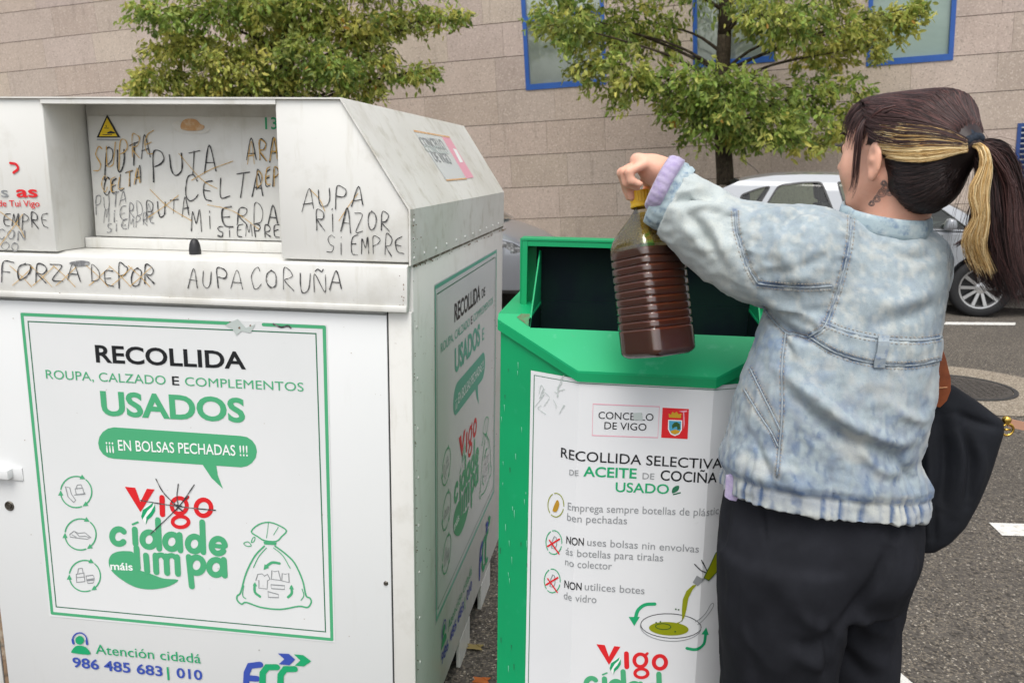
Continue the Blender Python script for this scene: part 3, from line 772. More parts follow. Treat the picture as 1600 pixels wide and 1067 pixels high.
out = [(XR + .002, 1.286), (XR + .002, ZC + .001), (XRT + .002, ZT + .003), (XLT - .002, ZT + .003), (XL - .002, ZC + .001), (XL - .002, 1.286)]
inn = [(XR - .002, 1.286), (XR - .002, ZC), (XRT, ZT - .0005), (XLT, ZT - .0005), (XL + .002, ZC), (XL + .002, 1.286)]
for i in range(5):
    m.prism([(out[i][0], YF - .006, out[i][1]), (out[i + 1][0], YF - .006, out[i + 1][1]), (inn[i + 1][0], YF - .006, inn[i + 1][1]), (inn[i][0], YF - .006, inn[i][1])], (0, YB - YF + .012, 0))
roof = m.build('roof', MATS['bin_roof_white'], cb)
m = MB(); m.box(XPL - .002, XPR + .002, YF - .004, YF + .02, ZT - .011, ZT - .0015); m.build('roof_lip', MATS['bin_white'], cb)
# hatch (drum flap) and its lower rail
m = MB(); m.prism([(XPL + .012, YH + .004, 1.318), (XPR - .004, YH + .004, 1.318), (XPR - .004, YH + .012, 1.6), (XPL + .012, YH + .012, 1.6)], (0, .018, 0))
hatch = m.build('hatch', MATS['bin_white'], cb, bevel=.002)
m = MB(); m.box(XPL + .001, XPR - .001, YH - .022, YH + .003, 1.2925, 1.317); m.box(XPL + .001, XPR - .001, YH + .023, YH + .03, 1.2925, ZT - .001, 0)
m.build('hatch_rail', MATS['bin_white'], cb, bevel=.002)
m = MB(); kp = onz(259, 406, 1.2925); m.lathe([(.013, 0), (.0135, .008), (.0115, .022), (.008, .031), (.003, .035), (0, .0355)], 16, Matrix.Translation(Vector((kp[0], YF + .04, 1.2924))))
m.build('rubber_stop', MATS['rubber_black'], cb, smooth=True)
# seam rivets along the sides
m = MB()
for z in np.arange(.2, 1.25, .118): m.lathe([(0, .0025), (.003, .002), (.0045, 0)], 8, Matrix.Translation(Vector((XR, YF + .045, z))) @ Matrix.Rotation(R_(90), 4, 'Y'))
for y in np.arange(1.86, 3.0, .115): m.lathe([(0, .003), (.0035, .002), (.005, 0)], 8, Matrix.Translation(Vector((XR + .002, y, 1.302))) @ Matrix.Rotation(R_(90), 4, 'Y'))
for z in (1.3, 1.34, 1.38): m.lathe([(0, .003), (.0035, .002), (.005, 0)], 8, Matrix.Translation(Vector((XR + .002, YF + .02, z))) @ Matrix.Rotation(R_(90), 4, 'Y'))
m.build_each('rivet', MATS['rivet_white'], cb)
m = MB(); m.box(XR + .0001, XR + .0022, YF + .022, YB - .003, 1.2805, 1.2852); m.build('seam_gap', mat('seam_dirt', (.1, .085, .06), .8, noise=[(25, (.4, .38, .33), .5, .62, .9)]), cb)

# ---- poster artwork, drawn in photo pixels on the door plane
def logo(a, dx=0, dy=0):
    """the town logo in zoom coordinates of the door, through a.M"""
    M_ = a.M
    a.poly([M_(p) for p in [(580, 88), (628, 92), (652, 158), (682, 97), (718, 100), (664, 188), (652, 204)]], 'ink_red', 2)
    a.stroke([M_((752, 138)), M_((754, 216))], 25 * a.k, 'ink_red', 2)
    a.ellipse(M_((832, 176)), 35 * a.k, 36 * a.k, 'ink_red', 2, False, 19 * a.k)
    a.ellipse(M_((838, 250)), 37 * a.k, 25 * a.k, 'ink_red', 2, False, 17 * a.k)
    a.stroke([M_(p) for p in [(856, 152), (872, 135)]], 14 * a.k, 'ink_red', 2)
    a.ellipse(M_((944, 185)), 35 * a.k, 37 * a.k, 'ink_red', 2, False, 21 * a.k)
    a.poly([M_(p) for p in [(655, 215), (668, 185), (700, 165), (716, 155), (718, 185), (700, 210), (682, 225), (676, 260), (664, 240)]], 'ink_pale', 2.6)
    a.poly([M_(p) for p in [(656, 225), (664, 195), (690, 178), (714, 158), (708, 178), (686, 198), (668, 228), (662, 240)]], 'ink_deep_green', 3)
    a.poly([M_(p) for p in [(678, 262), (680, 228), (700, 205), (720, 170), (720, 200), (704, 226), (686, 240)]], 'ink_deep_green', 3)
def letters_cidade(a):
    M_ = a.M; k = a.k; g = 'ink_green'; wd = 27 * k
    def ring(c, r, a0=0, a1=360): a.ellipse(M_(c), r * k, (r + 3) * k, g, 2, False, wd, a0=a0, a1=a1)
    a.ellipse(M_((552, 318)), 31 * k, 34 * k, g, 2, False, wd, a0=45, a1=318)
    a.stroke([M_((626, 285)), M_((629, 352))], wd, g, 2); a.stroke([M_((616, 262)), M_((640, 252))], 9 * k, g, 2)
    ring((692, 332), 31); a.stroke([M_((733, 242)), M_((739, 374))], wd, g, 2)
    ring((797, 342), 31); a.stroke([M_((833, 310)), M_((837, 382))], wd, g, 2)
    ring((902, 352), 31); a.stroke([M_((938, 252)), M_((943, 390))], wd, g, 2)
    a.ellipse(M_((1012, 362)), 31 * k, 34 * k, g, 2, False, wd, a0=40, a1=355); a.stroke([M_((985, 360)), M_((1040, 365))], 20 * k, g, 2)
    # máis limpa
    a.poly([M_(p) for p in [(505, 440), (515, 405), (545, 388), (590, 385), (622, 395), (628, 455), (640, 470), (700, 490), (760, 512), (828, 518), (790, 545), (740, 558), (690, 562), (630, 552), (570, 520), (522, 480)]], g, 2, 3)
    a.text('máis', M_((515, 470)), M_((618, 474)), 33 * k, 'ink_pale', 3, .02)
    a.stroke([M_((634, 370)), M_((640, 462))], wd, g, 3); a.stroke([M_((678, 405)), M_((684, 478))], wd, g, 3)
    for x in (722, 772, 822): a.stroke([M_((x, 405 + (x - 722) * .07)), M_((x + 4, 482 + (x - 722) * .08))], wd, g, 3)
    a.stroke([M_(p) for p in [(722, 420), (735, 405), (755, 404), (770, 420), (785, 407), (805, 407), (822, 425)]], wd * .85, g, 3.2, 4)
    a.ellipse(M_((912, 450)), 32 * k, 36 * k, g, 3, False, wd); a.stroke([M_((876, 412)), M_((890, 548))], wd, g, 3.1)
    a.ellipse(M_((1002, 460)), 32 * k, 35 * k, g, 3, False, wd); a.stroke([M_((1038, 425)), M_((1042, 498))], wd, g, 3.1)
def icon(a, c, kind):
    M_ = a.M; k = a.k; g = 'ink_green'
    for a0 in (70, 190, 310):
        a.ellipse(M_(c), 72 * k, 72 * k, g, 2, False, 6 * k, n=14, a0=a0, a1=a0 + 98)
        e = R_(a0 + 108); p = (c[0] + 72 * math.cos(e), c[1] + 72 * math.sin(e)); d = (-math.sin(e), math.cos(e)); n_ = (math.cos(e), math.sin(e))
        a.poly([M_((p[0] + d[0] * 10, p[1] + d[1] * 10)), M_((p[0] - d[0] * 14 + n_[0] * 12, p[1] - d[1] * 14 + n_[1] * 12)), M_((p[0] - d[0] * 14 - n_[0] * 12, p[1] - d[1] * 14 - n_[1] * 12))], g, 2)
    S = lambda pts, cl=False: a.stroke([M_((c[0] + x, c[1] + y)) for x, y in pts], 3.2 * k, 'ink_grey', 2, closed=cl)
    if kind == 0:
        S([(-50, -25), (-30, -20), (-22, 10), (-2, 38), (-12, 48), (-38, 22)], True); S([(-5, -15), (30, -18), (36, 8), (0, 12)], True); S([(0, -18), (5, -32), (22, -34), (28, -20)]); S([(-8, 14), (42, 10), (38, 2)])
    elif kind == 1:
        S([(-50, 0), (-30, -15), (-10, -5), (20, -8), (48, 15), (30, 22), (-20, 16), (-48, 12)], True); S([(-28, -14), (-5, 10), (20, 8), (40, 14)]); S([(-40, 2), (-20, 12)])
    else:
        S([(-40, -8), (-5, -14), (0, 25), (-38, 30)], True); S([(-34, -10), (-30, -34), (-12, -36), (-8, -14)]); S([(-40, 8), (-2, 4)]); S([(5, 0), (38, -4), (44, 12), (8, 18)], True); S([(8, 22), (44, 18), (38, 32), (14, 34)], True)
def bag(a):
    M_ = a.M; k = a.k; g = 'ink_green'
    S = lambda pts, wd=7, sm=4, cl=False, m=g: a.stroke([M_(p) for p in pts], wd * k, m, 2, sm, cl)
    S([(1165, 295), (1200, 262), (1250, 252), (1300, 270), (1328, 292), (1305, 318), (1280, 340), (1225, 336), (1195, 318)], 6, 3, True)
    a.poly([M_(p) for p in [(1222, 340), (1282, 345), (1280, 358), (1224, 354)]], g, 2)
    S([(1225, 362), (1180, 410), (1140, 490), (1116, 575), (1100, 592), (1100, 612), (1120, 630), (1142, 622), (1210, 645), (1300, 654), (1385, 640), (1425, 645), (1442, 622), (1436, 602), (1418, 590), (1402, 520), (1365, 440), (1320, 395), (1275, 362)], 7)
    S([(1235, 370), (1200, 410), (1175, 460)], 4); S([(1268, 370), (1310, 405), (1345, 465)], 4); S([(1130, 545), (1125, 590), (1140, 605)], 4); S([(1400, 560), (1408, 590), (1395, 612)], 4)
    S([(1130, 350), (1150, 342), (1165, 360), (1145, 362)], 4, 4, True); S([(1165, 345), (1172, 325), (1182, 322), (1178, 340)], 4, 4, True)
    S([(1245, 250), (1240, 290), (1235, 325)], 3); S([(1290, 275), (1268, 310)], 3)
    a.stroke([M_(p) for p in [(1295, 442), (1262, 438), (1235, 455)]], 12 * k, g, 2, 4); a.poly([M_(p) for p in [(1222, 472), (1226, 445), (1248, 462)]], g, 2)
    a.stroke([M_(p) for p in [(1180, 540), (1182, 575), (1205, 595)]], 11 * k, g, 2, 4); a.stroke([M_(p) for p in [(1350, 550), (1352, 580), (1335, 598)]], 11 * k, g, 2, 4)
    a.poly([M_(p) for p in [(1172, 545), (1192, 548), (1182, 528)]], g, 2); a.poly([M_(p) for p in [(1340, 560), (1362, 562), (1352, 540)]], g, 2)
    G = lambda pts: S(pts, 3, 0, True, 'ink_grey')
    G([(1195, 492), (1215, 490), (1225, 500), (1240, 492), (1252, 515), (1240, 522), (1238, 560), (1200, 556), (1200, 520), (1186, 520)])
    G([(1260, 475), (1275, 480), (1290, 476), (1302, 520), (1258, 515)]); G([(1308, 488), (1322, 492), (1338, 488), (1340, 530), (1306, 522)]); G([(1255, 540), (1320, 545), (1318, 562), (1258, 558)]); G([(1242, 572), (1290, 585), (1292, 600), (1244, 598)])
def poster_art(a, side=False):
    Z3 = lambda x, y: (x / 3.335, 470 + y / 3.335)
    a.M = lambda p: (p[0] / 2.963, 730 + p[1] / 2.963); a.k = 1 / 2.963
    g = 'ink_sidegreen' if side else 'ink_green'
    a.part('border')
    a.poly([(31, 486), (511, 507), (524, 1003), (78, 962)], 'poster_white', 0)
    if side: a.stroke([(35, 491), (507, 511), (519, 998), (82, 957)], 5, g, 1, closed=True)
    else:
        a.stroke([(360, 505), (35, 491), (82, 957), (519, 998), (507, 511), (412, 507)], 4.6, g, 1)
        a.poly([(358, 502), (366, 503), (372, 507), (362, 508)], 'ink_line', 2); a.stroke([(428, 506), (440, 511), (450, 509), (455, 512)], 3, 'marker_black', 3, 3)
        a.poly([(352, 508), (372, 498), (385, 512), (400, 506), (392, 520), (378, 517), (370, 524), (364, 514)], 'ink_faint', 3)
    a.stroke([(44.5, 502), (494, 521), (509, 986), (88.5, 947)], 1.6, 'ink_line', 1, closed=True)
    a.part('headline')
    if side:
        a.text('RECOLLIDA', (151, 567), (345, 575), 27, 'ink_black', 2, .022); a.text('DE', (360, 576), (392, 577), 16, 'ink_black', 2, .01)
        a.text('USADOS', (160, 647), (350, 656), 36, g, 2, .03); a.text('E', (372, 657), (390, 658), 22, g, 2, .0)
    else:
        a.text('RECOLLIDA', (151, 565), (385, 576), 25.5, 'ink_black', 2, .022)
        a.text('USADOS', (160, 647), (384, 658.5), 35, g, 2, .03)
    a.text('ROUPA, CALZADO', (73, 591), (260, 600.5), 13.6, g, 2, 0.0); a.text('E', (270, 601), (281, 601.5), 13.4, 'ink_black', 2, .01); a.text('COMPLEMENTOS', (290, 602), (475, 611), 13.4, g, 2, 0.0)
    a.part('speech_bubble')
    pts = []
    for (cx, cy, a0) in ((179, 691.5, 90), (377, 705, -90)):
        for i in range(9): an = R_(a0 + 180 * i / 8); pts.append((cx + 25 * math.cos(an), cy + 24.5 * math.sin(an)))
    i = max(range(len(pts)), key=lambda j: pts[j][1]); 
    a.poly(pts, g, 1); a.poly([(315, 722), (338, 724), (341, 742), (349, 763), (331, 746)], g, 1.2)
    a.text('¡¡¡ EN BOLSAS PECHADAS !!!', (167, 702), (388, 712), 16, 'ink_pale', 3, .008)
    a.part('logo'); logo(a); letters_cidade(a)
    a.part('recycling_icons')
    for j, c in enumerate(((355, 112), (375, 308), (395, 500))): icon(a, c, j)
    a.part('bag_drawing'); bag(a)
    a.part('contact_line')
    M_ = a.M
    a.poly([M_(p) for p in [(333, 848), (350, 826), (372, 822), (400, 830), (418, 852), (412, 864), (340, 856)]], 'ink_deep_green', 2, 3); a.ellipse(M_((371, 797)), 20 * a.k, 20 * a.k, 'ink_deep_green', 2)
    a.ellipse(M_((371, 797)), 33 * a.k, 34 * a.k, 'ink_blue', 2, False, 6 * a.k, n=16, a0=170, a1=370); a.stroke([M_((338, 795)), M_((342, 812))], 10 * a.k, 'ink_blue', 2); a.stroke([M_((403, 798)), M_((405, 815))], 10 * a.k, 'ink_blue', 2)
    a.text('Atención cidadá', (150.5, 1020), (314.5, 1035), 14.5, 'ink_deep_green', 2, 0.0)
    a.text('986 485 683', (115, 1040.5), (255, 1055), 14.6, 'ink_blue', 2, .018); a.text('|', (262, 1056), (265, 1056), 15, 'ink_deep_green', 2); a.text('010', (277, 1057), (317, 1061), 14.6, 'ink_blue', 2, .018)
    a.part('company_mark')
    a.stroke([(384, 1085), (386, 1050), (391, 1039), (407, 1037)], 9, 'ink_blue', 2); a.stroke([(386, 1058), (402, 1059)], 9, 'ink_blue', 2)
    a.stroke([(433, 1041), (418, 1041), (411, 1050), (410, 1080), (418, 1090), (430, 1091)], 9, 'ink_deep_green', 2); a.stroke([(461, 1044), (446, 1044), (439, 1053), (438, 1080), (446, 1094), (458, 1095)], 9, 'ink_deep_green', 2)
    a.poly([M_(p) for p in [(1288, 858), (1338, 860), (1368, 886), (1342, 912), (1292, 908), (1318, 884)]], 'ink_blue', 2)
    a.poly([M_(p) for p in [(1362, 862), (1405, 866), (1442, 894), (1408, 918), (1366, 914), (1392, 890)]], 'ink_deep_green', 2)
frame_uv = lambda px, py: (lambda p: (p[0], p[2]))(ony(px, py, YF))
A = Art(lambda u, v, o: (u, YF - o, v), frame_uv)
poster_art(A)
A.part('pen_scribble')
zz = lambda x, y: (x / 2.963, 730 + y / 2.963)
for pts in ([(725, 52), (760, 115), (825, 180)], [(828, 75), (822, 130), (830, 185)], [(902, 78), (860, 140), (820, 195)], [(655, 150), (740, 165), (860, 182), (1000, 196)], [(872, 132), (800, 210), (700, 305)], [(800, 160), (850, 200), (810, 170), (845, 178)]):
    A.stroke([zz(*p) for p in pts], 1.5, 'marker_black', 5, 4, jit=.4)
poster = A.build(door)
pb = poster.pop('border')
# the same poster on the right side wall, mapped from the door's
S0 = [onx(681, 968, XR), onx(678, 450, XR)]
fb, ft = ony(82, 957, YF), ony(35, 491, YF); fr = ony(519, 998, YF)
s_y0, s_y1 = S0[0][1], 2.86; s_zb, s_zt = S0[0][2], S0[1][2]
B = Art(lambda u, v, o: (XR + o, u, v), frame_uv)
B.xf = lambda v: np.stack([s_y0 + (v[:, 0] - fb[0]) / (fr[0] - fb[0]) * (s_y1 - s_y0), s_zb + (v[:, 1] - fb[2]) / (ft[2] - fb[2]) * (s_zt - s_zb)], 1)
poster_art(B, True)
B.build(body)
# graffiti
mk = 'marker_black'
def hatch_uv(px, py):
    p = onplane(px, py, (0, YH + .004, 1.318), nrm((0, -.282, .008))); return (p[0], p[2])
A = Art(lambda u, v, o: (u, YH + .004 + (v - 1.318) / .282 * .008 - o, v), hatch_uv)
A.part('graffiti')
oc = 'marker_ochre'; gy = 'marker_grey'
A.scrawl('PUTA', (162, 274), (240, 245), 34, mk, 2.6); A.scrawl('SUPRE', (146, 272), (246, 238), 34, oc, 1.8, 3)
A.scrawl('CELTA', (162, 306), (224, 286), 24, mk, 2.4); A.scrawl('CELTA', (160, 302), (222, 288), 22, oc, 1.5, 3)
A.scrawl('PUTA', (240, 284), (345, 268), 38, mk, 2.4); A.stroke([(280, 240), (315, 280), (340, 295)], 1.0, oc, 3, 4); A.stroke([(365, 252), (330, 265), (300, 282)], 1.0, oc, 3, 4)
A.scrawl('ARA', (386, 256), (440, 250), 36, mk, 2.6); A.scrawl('ARA', (386, 254), (440, 247), 34, oc, 2.2, 3)
A.scrawl('DEPO', (400, 294), (452, 284), 26, mk, 2.4); A.scrawl('DEPO', (402, 292), (452, 282), 24, oc, 1.6, 3)
A.scrawl('CELTA', (290, 314), (418, 308), 34, mk, 2.6)
A.scrawl('PUTA', (150, 333), (200, 316), 20, gy, 1.8); A.scrawl('MIERDA', (162, 348), (240, 336), 20, gy, 1.8); A.scrawl('SIEMPRE', (168, 364), (245, 348), 16, gy, 1.8)
A.scrawl('PUTA', (228, 342), (302, 334), 26, mk, 2.2); A.stroke([(235, 296), (262, 322), (300, 345)], 1.0, oc, 3, 4); A.stroke([(280, 305), (258, 322), (232, 340)], 1.0, oc, 3, 4)
A.scrawl('MIERDA', (298, 360), (442, 350), 30, mk, 2.3); A.stroke([(325, 320), (365, 330), (405, 358)], 1.0, oc, 3, 4)
A.scrawl('SIEMPRE', (340, 371), (442, 368), 18, mk, 2)
A.part('unit_number'); A.text('134', (415, 202), (448, 202), 18, 'ink_deep_green', 2, .01)
A.part('warning_sticker')
wz = lambda x, y: (x / 3.048, 130 + y / 3.048)
A.poly([wz(512, 150), wz(575, 260), wz(462, 260)], 'ink_black', 1); A.poly([wz(512, 166), wz(561, 254), wz(474, 254)], 'ink_yellow', 2)
A.poly([wz(*p) for p in [(512, 236), (530, 228), (548, 234), (552, 240), (514, 242)]], 'ink_black', 3); A.stroke([wz(500, 215), wz(520, 216)], 1, 'ink_black', 3); A.stroke([wz(492, 246), wz(535, 246)], 1, 'ink_black', 3); A.stroke([wz(508, 202), wz(509, 210)], 1.2, 'ink_black', 3)
A.stroke([wz(465, 269), wz(572, 271)], 1.8, 'ink_grey', 1)
A.part('glue_mark'); A.poly([wz(*p) for p in [(862, 215), (868, 185), (895, 170), (935, 175), (955, 195), (975, 205), (965, 222), (930, 228), (885, 226)]], 'ink_tan' if mat('ink_tan', srgb('#c89a6a'), .7, noise=[(80, (.7, .6, .45), .45, .65, .6)]) else '', 1, 3)
A.poly([wz(*p) for p in [(820, 200), (850, 178), (862, 190), (870, 222), (900, 232), (975, 228), (1000, 215), (985, 238), (900, 242), (850, 232)]], 'ink_scrape' if mat('ink_scrape', srgb('#d9d5cb'), .7, noise=[(60, (.72, .71, .68), .4, .6, .9)]) else '', .6, 3)
A.build(hatch)
A = Art(lambda u, v, o: (u, YF - .012 - o, v), lambda px, py: (lambda p: (p[0], p[2]))(ony(px, py, YF - .012))); A.part('graffiti')
A.scrawl('FORZA', (0, 438), (132, 441), 27, mk, 2.3); A.scrawl('DEPOR', (143, 443), (246, 446), 28, mk, 2.3)
for x in (30, 62, 98, 150, 185, 215): A.stroke([(x - 14, 415), (x + 5, 432), (x + 20, 448)], 1.0, oc, 1.8, 4); A.stroke([(x + 22, 417), (x + 2, 436), (x - 10, 446)], 1.0, oc, 1.8, 4)
A.scrawl('AUPA', (292, 448), (384, 450), 28, mk, 2.1); A.scrawl('CORUÑA', (392, 452), (540, 455), 30, mk, 2.1)
A.poly([(108, 411), (125, 407), (140, 409), (138, 414), (122, 416)], 'marker_grey', 1, 3)
A.build(ledge)
A = Art(lambda u, v, o: (u, YF - o, v), frame_uv); A.part('graffiti')
A.scrawl('AUPA', (470, 328), (574, 320), 30, mk, 2.2); A.scrawl('RIAZOR', (494, 362), (614, 360), 32, mk, 2.2); A.scrawl('SIEMPRE', (510, 396), (636, 397), 28, mk, 2)
A.stroke([(485, 296), (500, 312), (508, 330)], 1.0, oc, 1.8, 4); A.stroke([(560, 302), (545, 322), (530, 345)], 1.0, oc, 1.8, 4)
A.scrawl('SIEMPRE', (-26, 352), (80, 358), 22, mk, 2); A.scrawl('CON', (-4, 374), (44, 373), 14, gy, 2); A.scrawl('OO', (2, 390), (34, 391), 12, gy, 1.8)
A.stroke([(0, 330), (28, 352), (40, 372)], 1.0, oc, 1.8, 4); A.stroke([(36, 335), (18, 360), (0, 384)], 1.0, oc, 1.8, 4)
A.part('charity_print')
A.stroke([(17, 255), (26, 257), (29, 264), (22, 270)], 4, 'ink_red', 2, 5); A.text('as', (27, 308), (60, 308), 17, 'ink_red', 2, .02); A.text('na de Tui Vigo', (-18, 322.5), (63, 323), 9.5, 'ink_red', 2, .005); A.text('es', (-14, 308), (14, 308), 16, 'ink_grey', 2, .0)
A.build(cb)
# council sticker on the chamfer
cn = nrm((ZT - ZC, 0, XR - XRT)); cc = np.array([XR + .002, 0, ZC + .001]); cs = nrm((XRT - XR, 0, ZT - ZC))
def ch_uv(px, py):
    p = onplane(px, py, cc, cn); return (p[1], (p - cc) @ cs)
A = Art(lambda u, v, o: tuple(cc + cs * v + np.array([0, u, 0]) + cn * o), ch_uv); A.part('council_sticker')
zq = lambda x, y: (400 + x / 3.048, 130 + y / 3.048)
A.poly([zq(750, 230), zq(880, 252), zq(1000, 456), zq(905, 464)], 'poster_white', 0); A.stroke([zq(750, 230), zq(920, 259)], .9, 'ink_tan', 1.5); A.stroke([zq(905, 464), zq(1000, 456)], .8, 'ink_tan', 1.5)
A.poly([zq(880, 252), zq(920, 259), zq(1036, 450), zq(1000, 456)], 'ink_pink', 0)
A.text('CONCELLO', zq(795, 302), zq(905, 318), 5.6, 'ink_grey', 2, .01); A.text('DE VIGO', zq(855, 374), zq(935, 388), 6, 'ink_grey', 2, .01)
A.text('CONCELLO', zq(812, 328), zq(920, 340), 4, 'ink_faint', 2, .01)
A.poly([zq(935, 312), zq(952, 318), zq(985, 378), zq(970, 380)], 'ink_pale', 1)
A.build(roof)

# chipped and rusty spots along the edges and under the ledge
def specks(a, spots, rng, mcol='rust', layer=4):
    for (px, py, r) in spots:
        a.poly([(px + r * rng.uniform(.5, 1.2) * math.cos(t), py + r * rng.uniform(.4, 1.3) * math.sin(t)) for t in np.linspace(0, 6.28, 8)[:-1]], mcol, layer)
rg = random.Random(21)
A = Art(lambda u, v, o: (XR + .002 + o, u, v), lambda px, py: (lambda p: (p[1], p[2]))(onx(px, py, XR + .002))); A.part('rust_spots')
specks(A, [(644 + rg.expovariate(.5), y, rg.uniform(.5, 1.5)) for y in [rg.uniform(335, 410) for _ in range(12)]] + [(645 + 145 * (t := rg.random()), 419 - 62 * t + rg.uniform(-1.5, 1.5), rg.uniform(.5, 1.6)) for _ in range(34)], rg)
A.build(roof)
A = Art(lambda u, v, o: (XR + o, u, v), lambda px, py: (lambda p: (p[1], p[2]))(onx(px, py, XR))); A.part('rust_spots')
specks(A, [(643.5 + .012 * (y - 430) + rg.expovariate(.9), y, rg.uniform(.4, 1.3)) for y in [rg.uniform(430, 1050) for _ in range(40)]] + [(rg.uniform(650, 680), rg.uniform(450, 900), rg.uniform(.4, .9)) for _ in range(16)] + [(775 - abs(rg.gauss(0, 4)), rg.uniform(395, 700), .7) for _ in range(14)], rg)
A.build(body)
A = Art(lambda u, v, o: (u, YF - .012 - o, v), lambda px, py: (lambda p: (p[0], p[2]))(ony(px, py, YF - .012))); A.part('rust_spots')
specks(A, [(rg.uniform(5, 630), 0, rg.uniform(.5, 1.2)) for _ in range(0)] + [(x, 452 + .04 * x + rg.uniform(0, 9), rg.uniform(.4, 1.3)) for x in [rg.uniform(10, 625) for _ in range(26)]] + [(632 - rg.expovariate(.4), rg.uniform(425, 480), rg.uniform(.5, 1.4)) for _ in range(10)], rg)
A.build(ledge)
A = Art(lambda u, v, o: (u, YF - o, v), frame_uv); A.part('rust_spots')
specks(A, [(rg.uniform(20, 600), rg.uniform(480, 1040), rg.uniform(.4, 1.0)) for _ in range(26)] + [(604, 911, 2.2), (375, 512, 2), (392, 508, 1.6), (360, 503, 1.2)], rg)
A.build(door)

# ---------------------------------------------------------------- the green oil bin
mat('bin_green', srgb('#049a60'), .45, .4, noise=[(3, srgb('#0a8a57'), .4, .7, .6), (22, srgb('#3aa77d'), .62, .8, .5), (70, srgb('#49604a'), .7, .8, .35)], bump=[(6, .05, .02)])
mat('bin_green_top', srgb('#069f64'), .5, .35, noise=[(6, srgb('#1aa570'), .4, .7, .6), (30, srgb('#5fb893'), .62, .78, .45), (14, srgb('#5b7a5c'), .66, .8, .5)], bump=[(6, .05, .02)])
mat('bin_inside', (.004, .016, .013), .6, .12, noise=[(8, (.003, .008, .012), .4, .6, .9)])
gb = thing('oil_bin', 'green cooking oil collection bin with open lid and white printed label', 'oil bin', (.03, 1.9, 0))
GY, GXL, GXR = 1.60, -.098, .159
CXL, CXR, CY2 = -.268, .329, 1.686
GYB = 2.16
fplan = [(CXL, GYB), (CXL, CY2), (GXL, GY), (GXR, GY), (CXR, CY2), (CXR, GYB)]
zrim = lambda y: min(1.114 + .9 * (y - GY), 1.198)
YR = GY + (1.198 - 1.114) / .9
# wall shell
plan = [(CXL, GYB), (CXL, YR), (CXL, CY2), (GXL, GY), (GXR, GY), (CXR, CY2), (CXR, YR), (CXR, GYB)]
m = MB(); n = len(plan)
v = [(x, y, .03) for x, y in plan] + [(x, y, zrim(y)) for x, y in plan]
m.add(v, [(i, (i + 1) % n, (i + 1) % n + n, i + n) for i in range(n)] + [tuple(range(n))[::-1]])
gbody = m.build('body', MATS['bin_green'], gb)
m = MB()
for x in (CXL + .03, CXR - .09):
    for y in (GY + .1, GYB - .1): m.box(x, x + .06, y, y + .06, 0, .0295)
m.build_each('foot', MATS['bin_green'], gb)
# top: sloping front plate and flat deck round the opening
LX0, LX1, LZ0, LZ1, LY = -.248, .287, 1.178, 1.345, 1.872
HX0, HX1, HY0, HY1 = -.205, .248, 1.668, 1.862
m = MB(); e = .006
top = [(CXL - e, CY2 - .004), (GXL - .003, GY - e), (GXR + .003, GY - e), (CXR + e, CY2 - .004)]
def zt(y): return 1.1165 + .9 * (y - GY)
ang = []
def slab(poly):
    """poly [(x,y,z)] -> thin plate"""
    m.prism(poly, (0, 0, -.005))
slab([(top[0][0], top[0][1], zt(top[0][1])), (top[1][0], top[1][1], zt(top[1][1])), (top[2][0], top[2][1], zt(top[2][1])), (top[3][0], top[3][1], zt(top[3][1])), (CXR + e, HY0, zt(HY0) if zt(HY0) < 1.2 else 1.2), (CXL - e, HY0, zt(HY0))][:0] or
     [(GXL - .003, GY - e, zt(GY - e)), (GXR + .003, GY - e, zt(GY - e)), (CXR + e, CY2 - .004, zt(CY2 - .004)), (HX1, HY0, zt(HY0)), (HX0, HY0, zt(HY0)), (CXL - e, CY2 - .004, zt(CY2 - .004))])
zr = zt(YR)
slab([(CXL - e, CY2 - .004, zt(CY2 - .004)), (HX0, HY0, zt(HY0)), (HX0, YR, zr), (CXL - e, YR, zr)])
slab([(HX1, HY0, zt(HY0)), (CXR + e, CY2 - .004, zt(CY2 - .004)), (CXR + e, YR, zr), (HX1, YR, zr)])
slab([(CXL - e, YR, zr), (HX0, YR, zr), (HX0, GYB + e, zr), (CXL - e, GYB + e, zr)])
slab([(HX1, YR, zr), (CXR + e, YR, zr), (CXR + e, GYB + e, zr), (HX1, GYB + e, zr)])
slab([(HX0, LY + .0045, zr), (HX1, LY + .0045, zr), (HX1, GYB + e, zr), (HX0, GYB + e, zr)])
m.build('top', MATS['bin_green_top'], gb)
m = MB()   # lip running under the rim of the top
lipp = [(CXL - e, GYB + e, zr), (CXL - e, YR, zr), (CXL - e, CY2 - .004, zt(CY2 - .004)), (GXL - .003, GY - e, zt(GY - e)), (GXR + .003, GY - e, zt(GY - e)), (CXR + e, CY2 - .004, zt(CY2 - .004)), (CXR + e, YR, zr), (CXR + e, GYB + e, zr)]
for i in range(len(lipp) - 1):
    a_, b_ = lipp[i], lipp[i + 1]
    m.add([(a_[0], a_[1], a_[2] - .0052), (b_[0], b_[1], b_[2] - .0052), (b_[0], b_[1], b_[2] - .022), (a_[0], a_[1], a_[2] - .022)], [(0, 1, 2, 3)])
m.build('rim', MATS['bin_green'], gb)
# chute inside the opening
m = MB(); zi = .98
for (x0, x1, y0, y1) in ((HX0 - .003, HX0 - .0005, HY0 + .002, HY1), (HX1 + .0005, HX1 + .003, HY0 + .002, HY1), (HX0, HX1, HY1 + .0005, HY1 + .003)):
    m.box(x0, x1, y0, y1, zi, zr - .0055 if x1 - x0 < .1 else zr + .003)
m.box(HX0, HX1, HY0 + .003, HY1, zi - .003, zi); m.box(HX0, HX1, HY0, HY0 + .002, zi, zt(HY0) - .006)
m.build('chute', MATS['bin_inside'], gb)
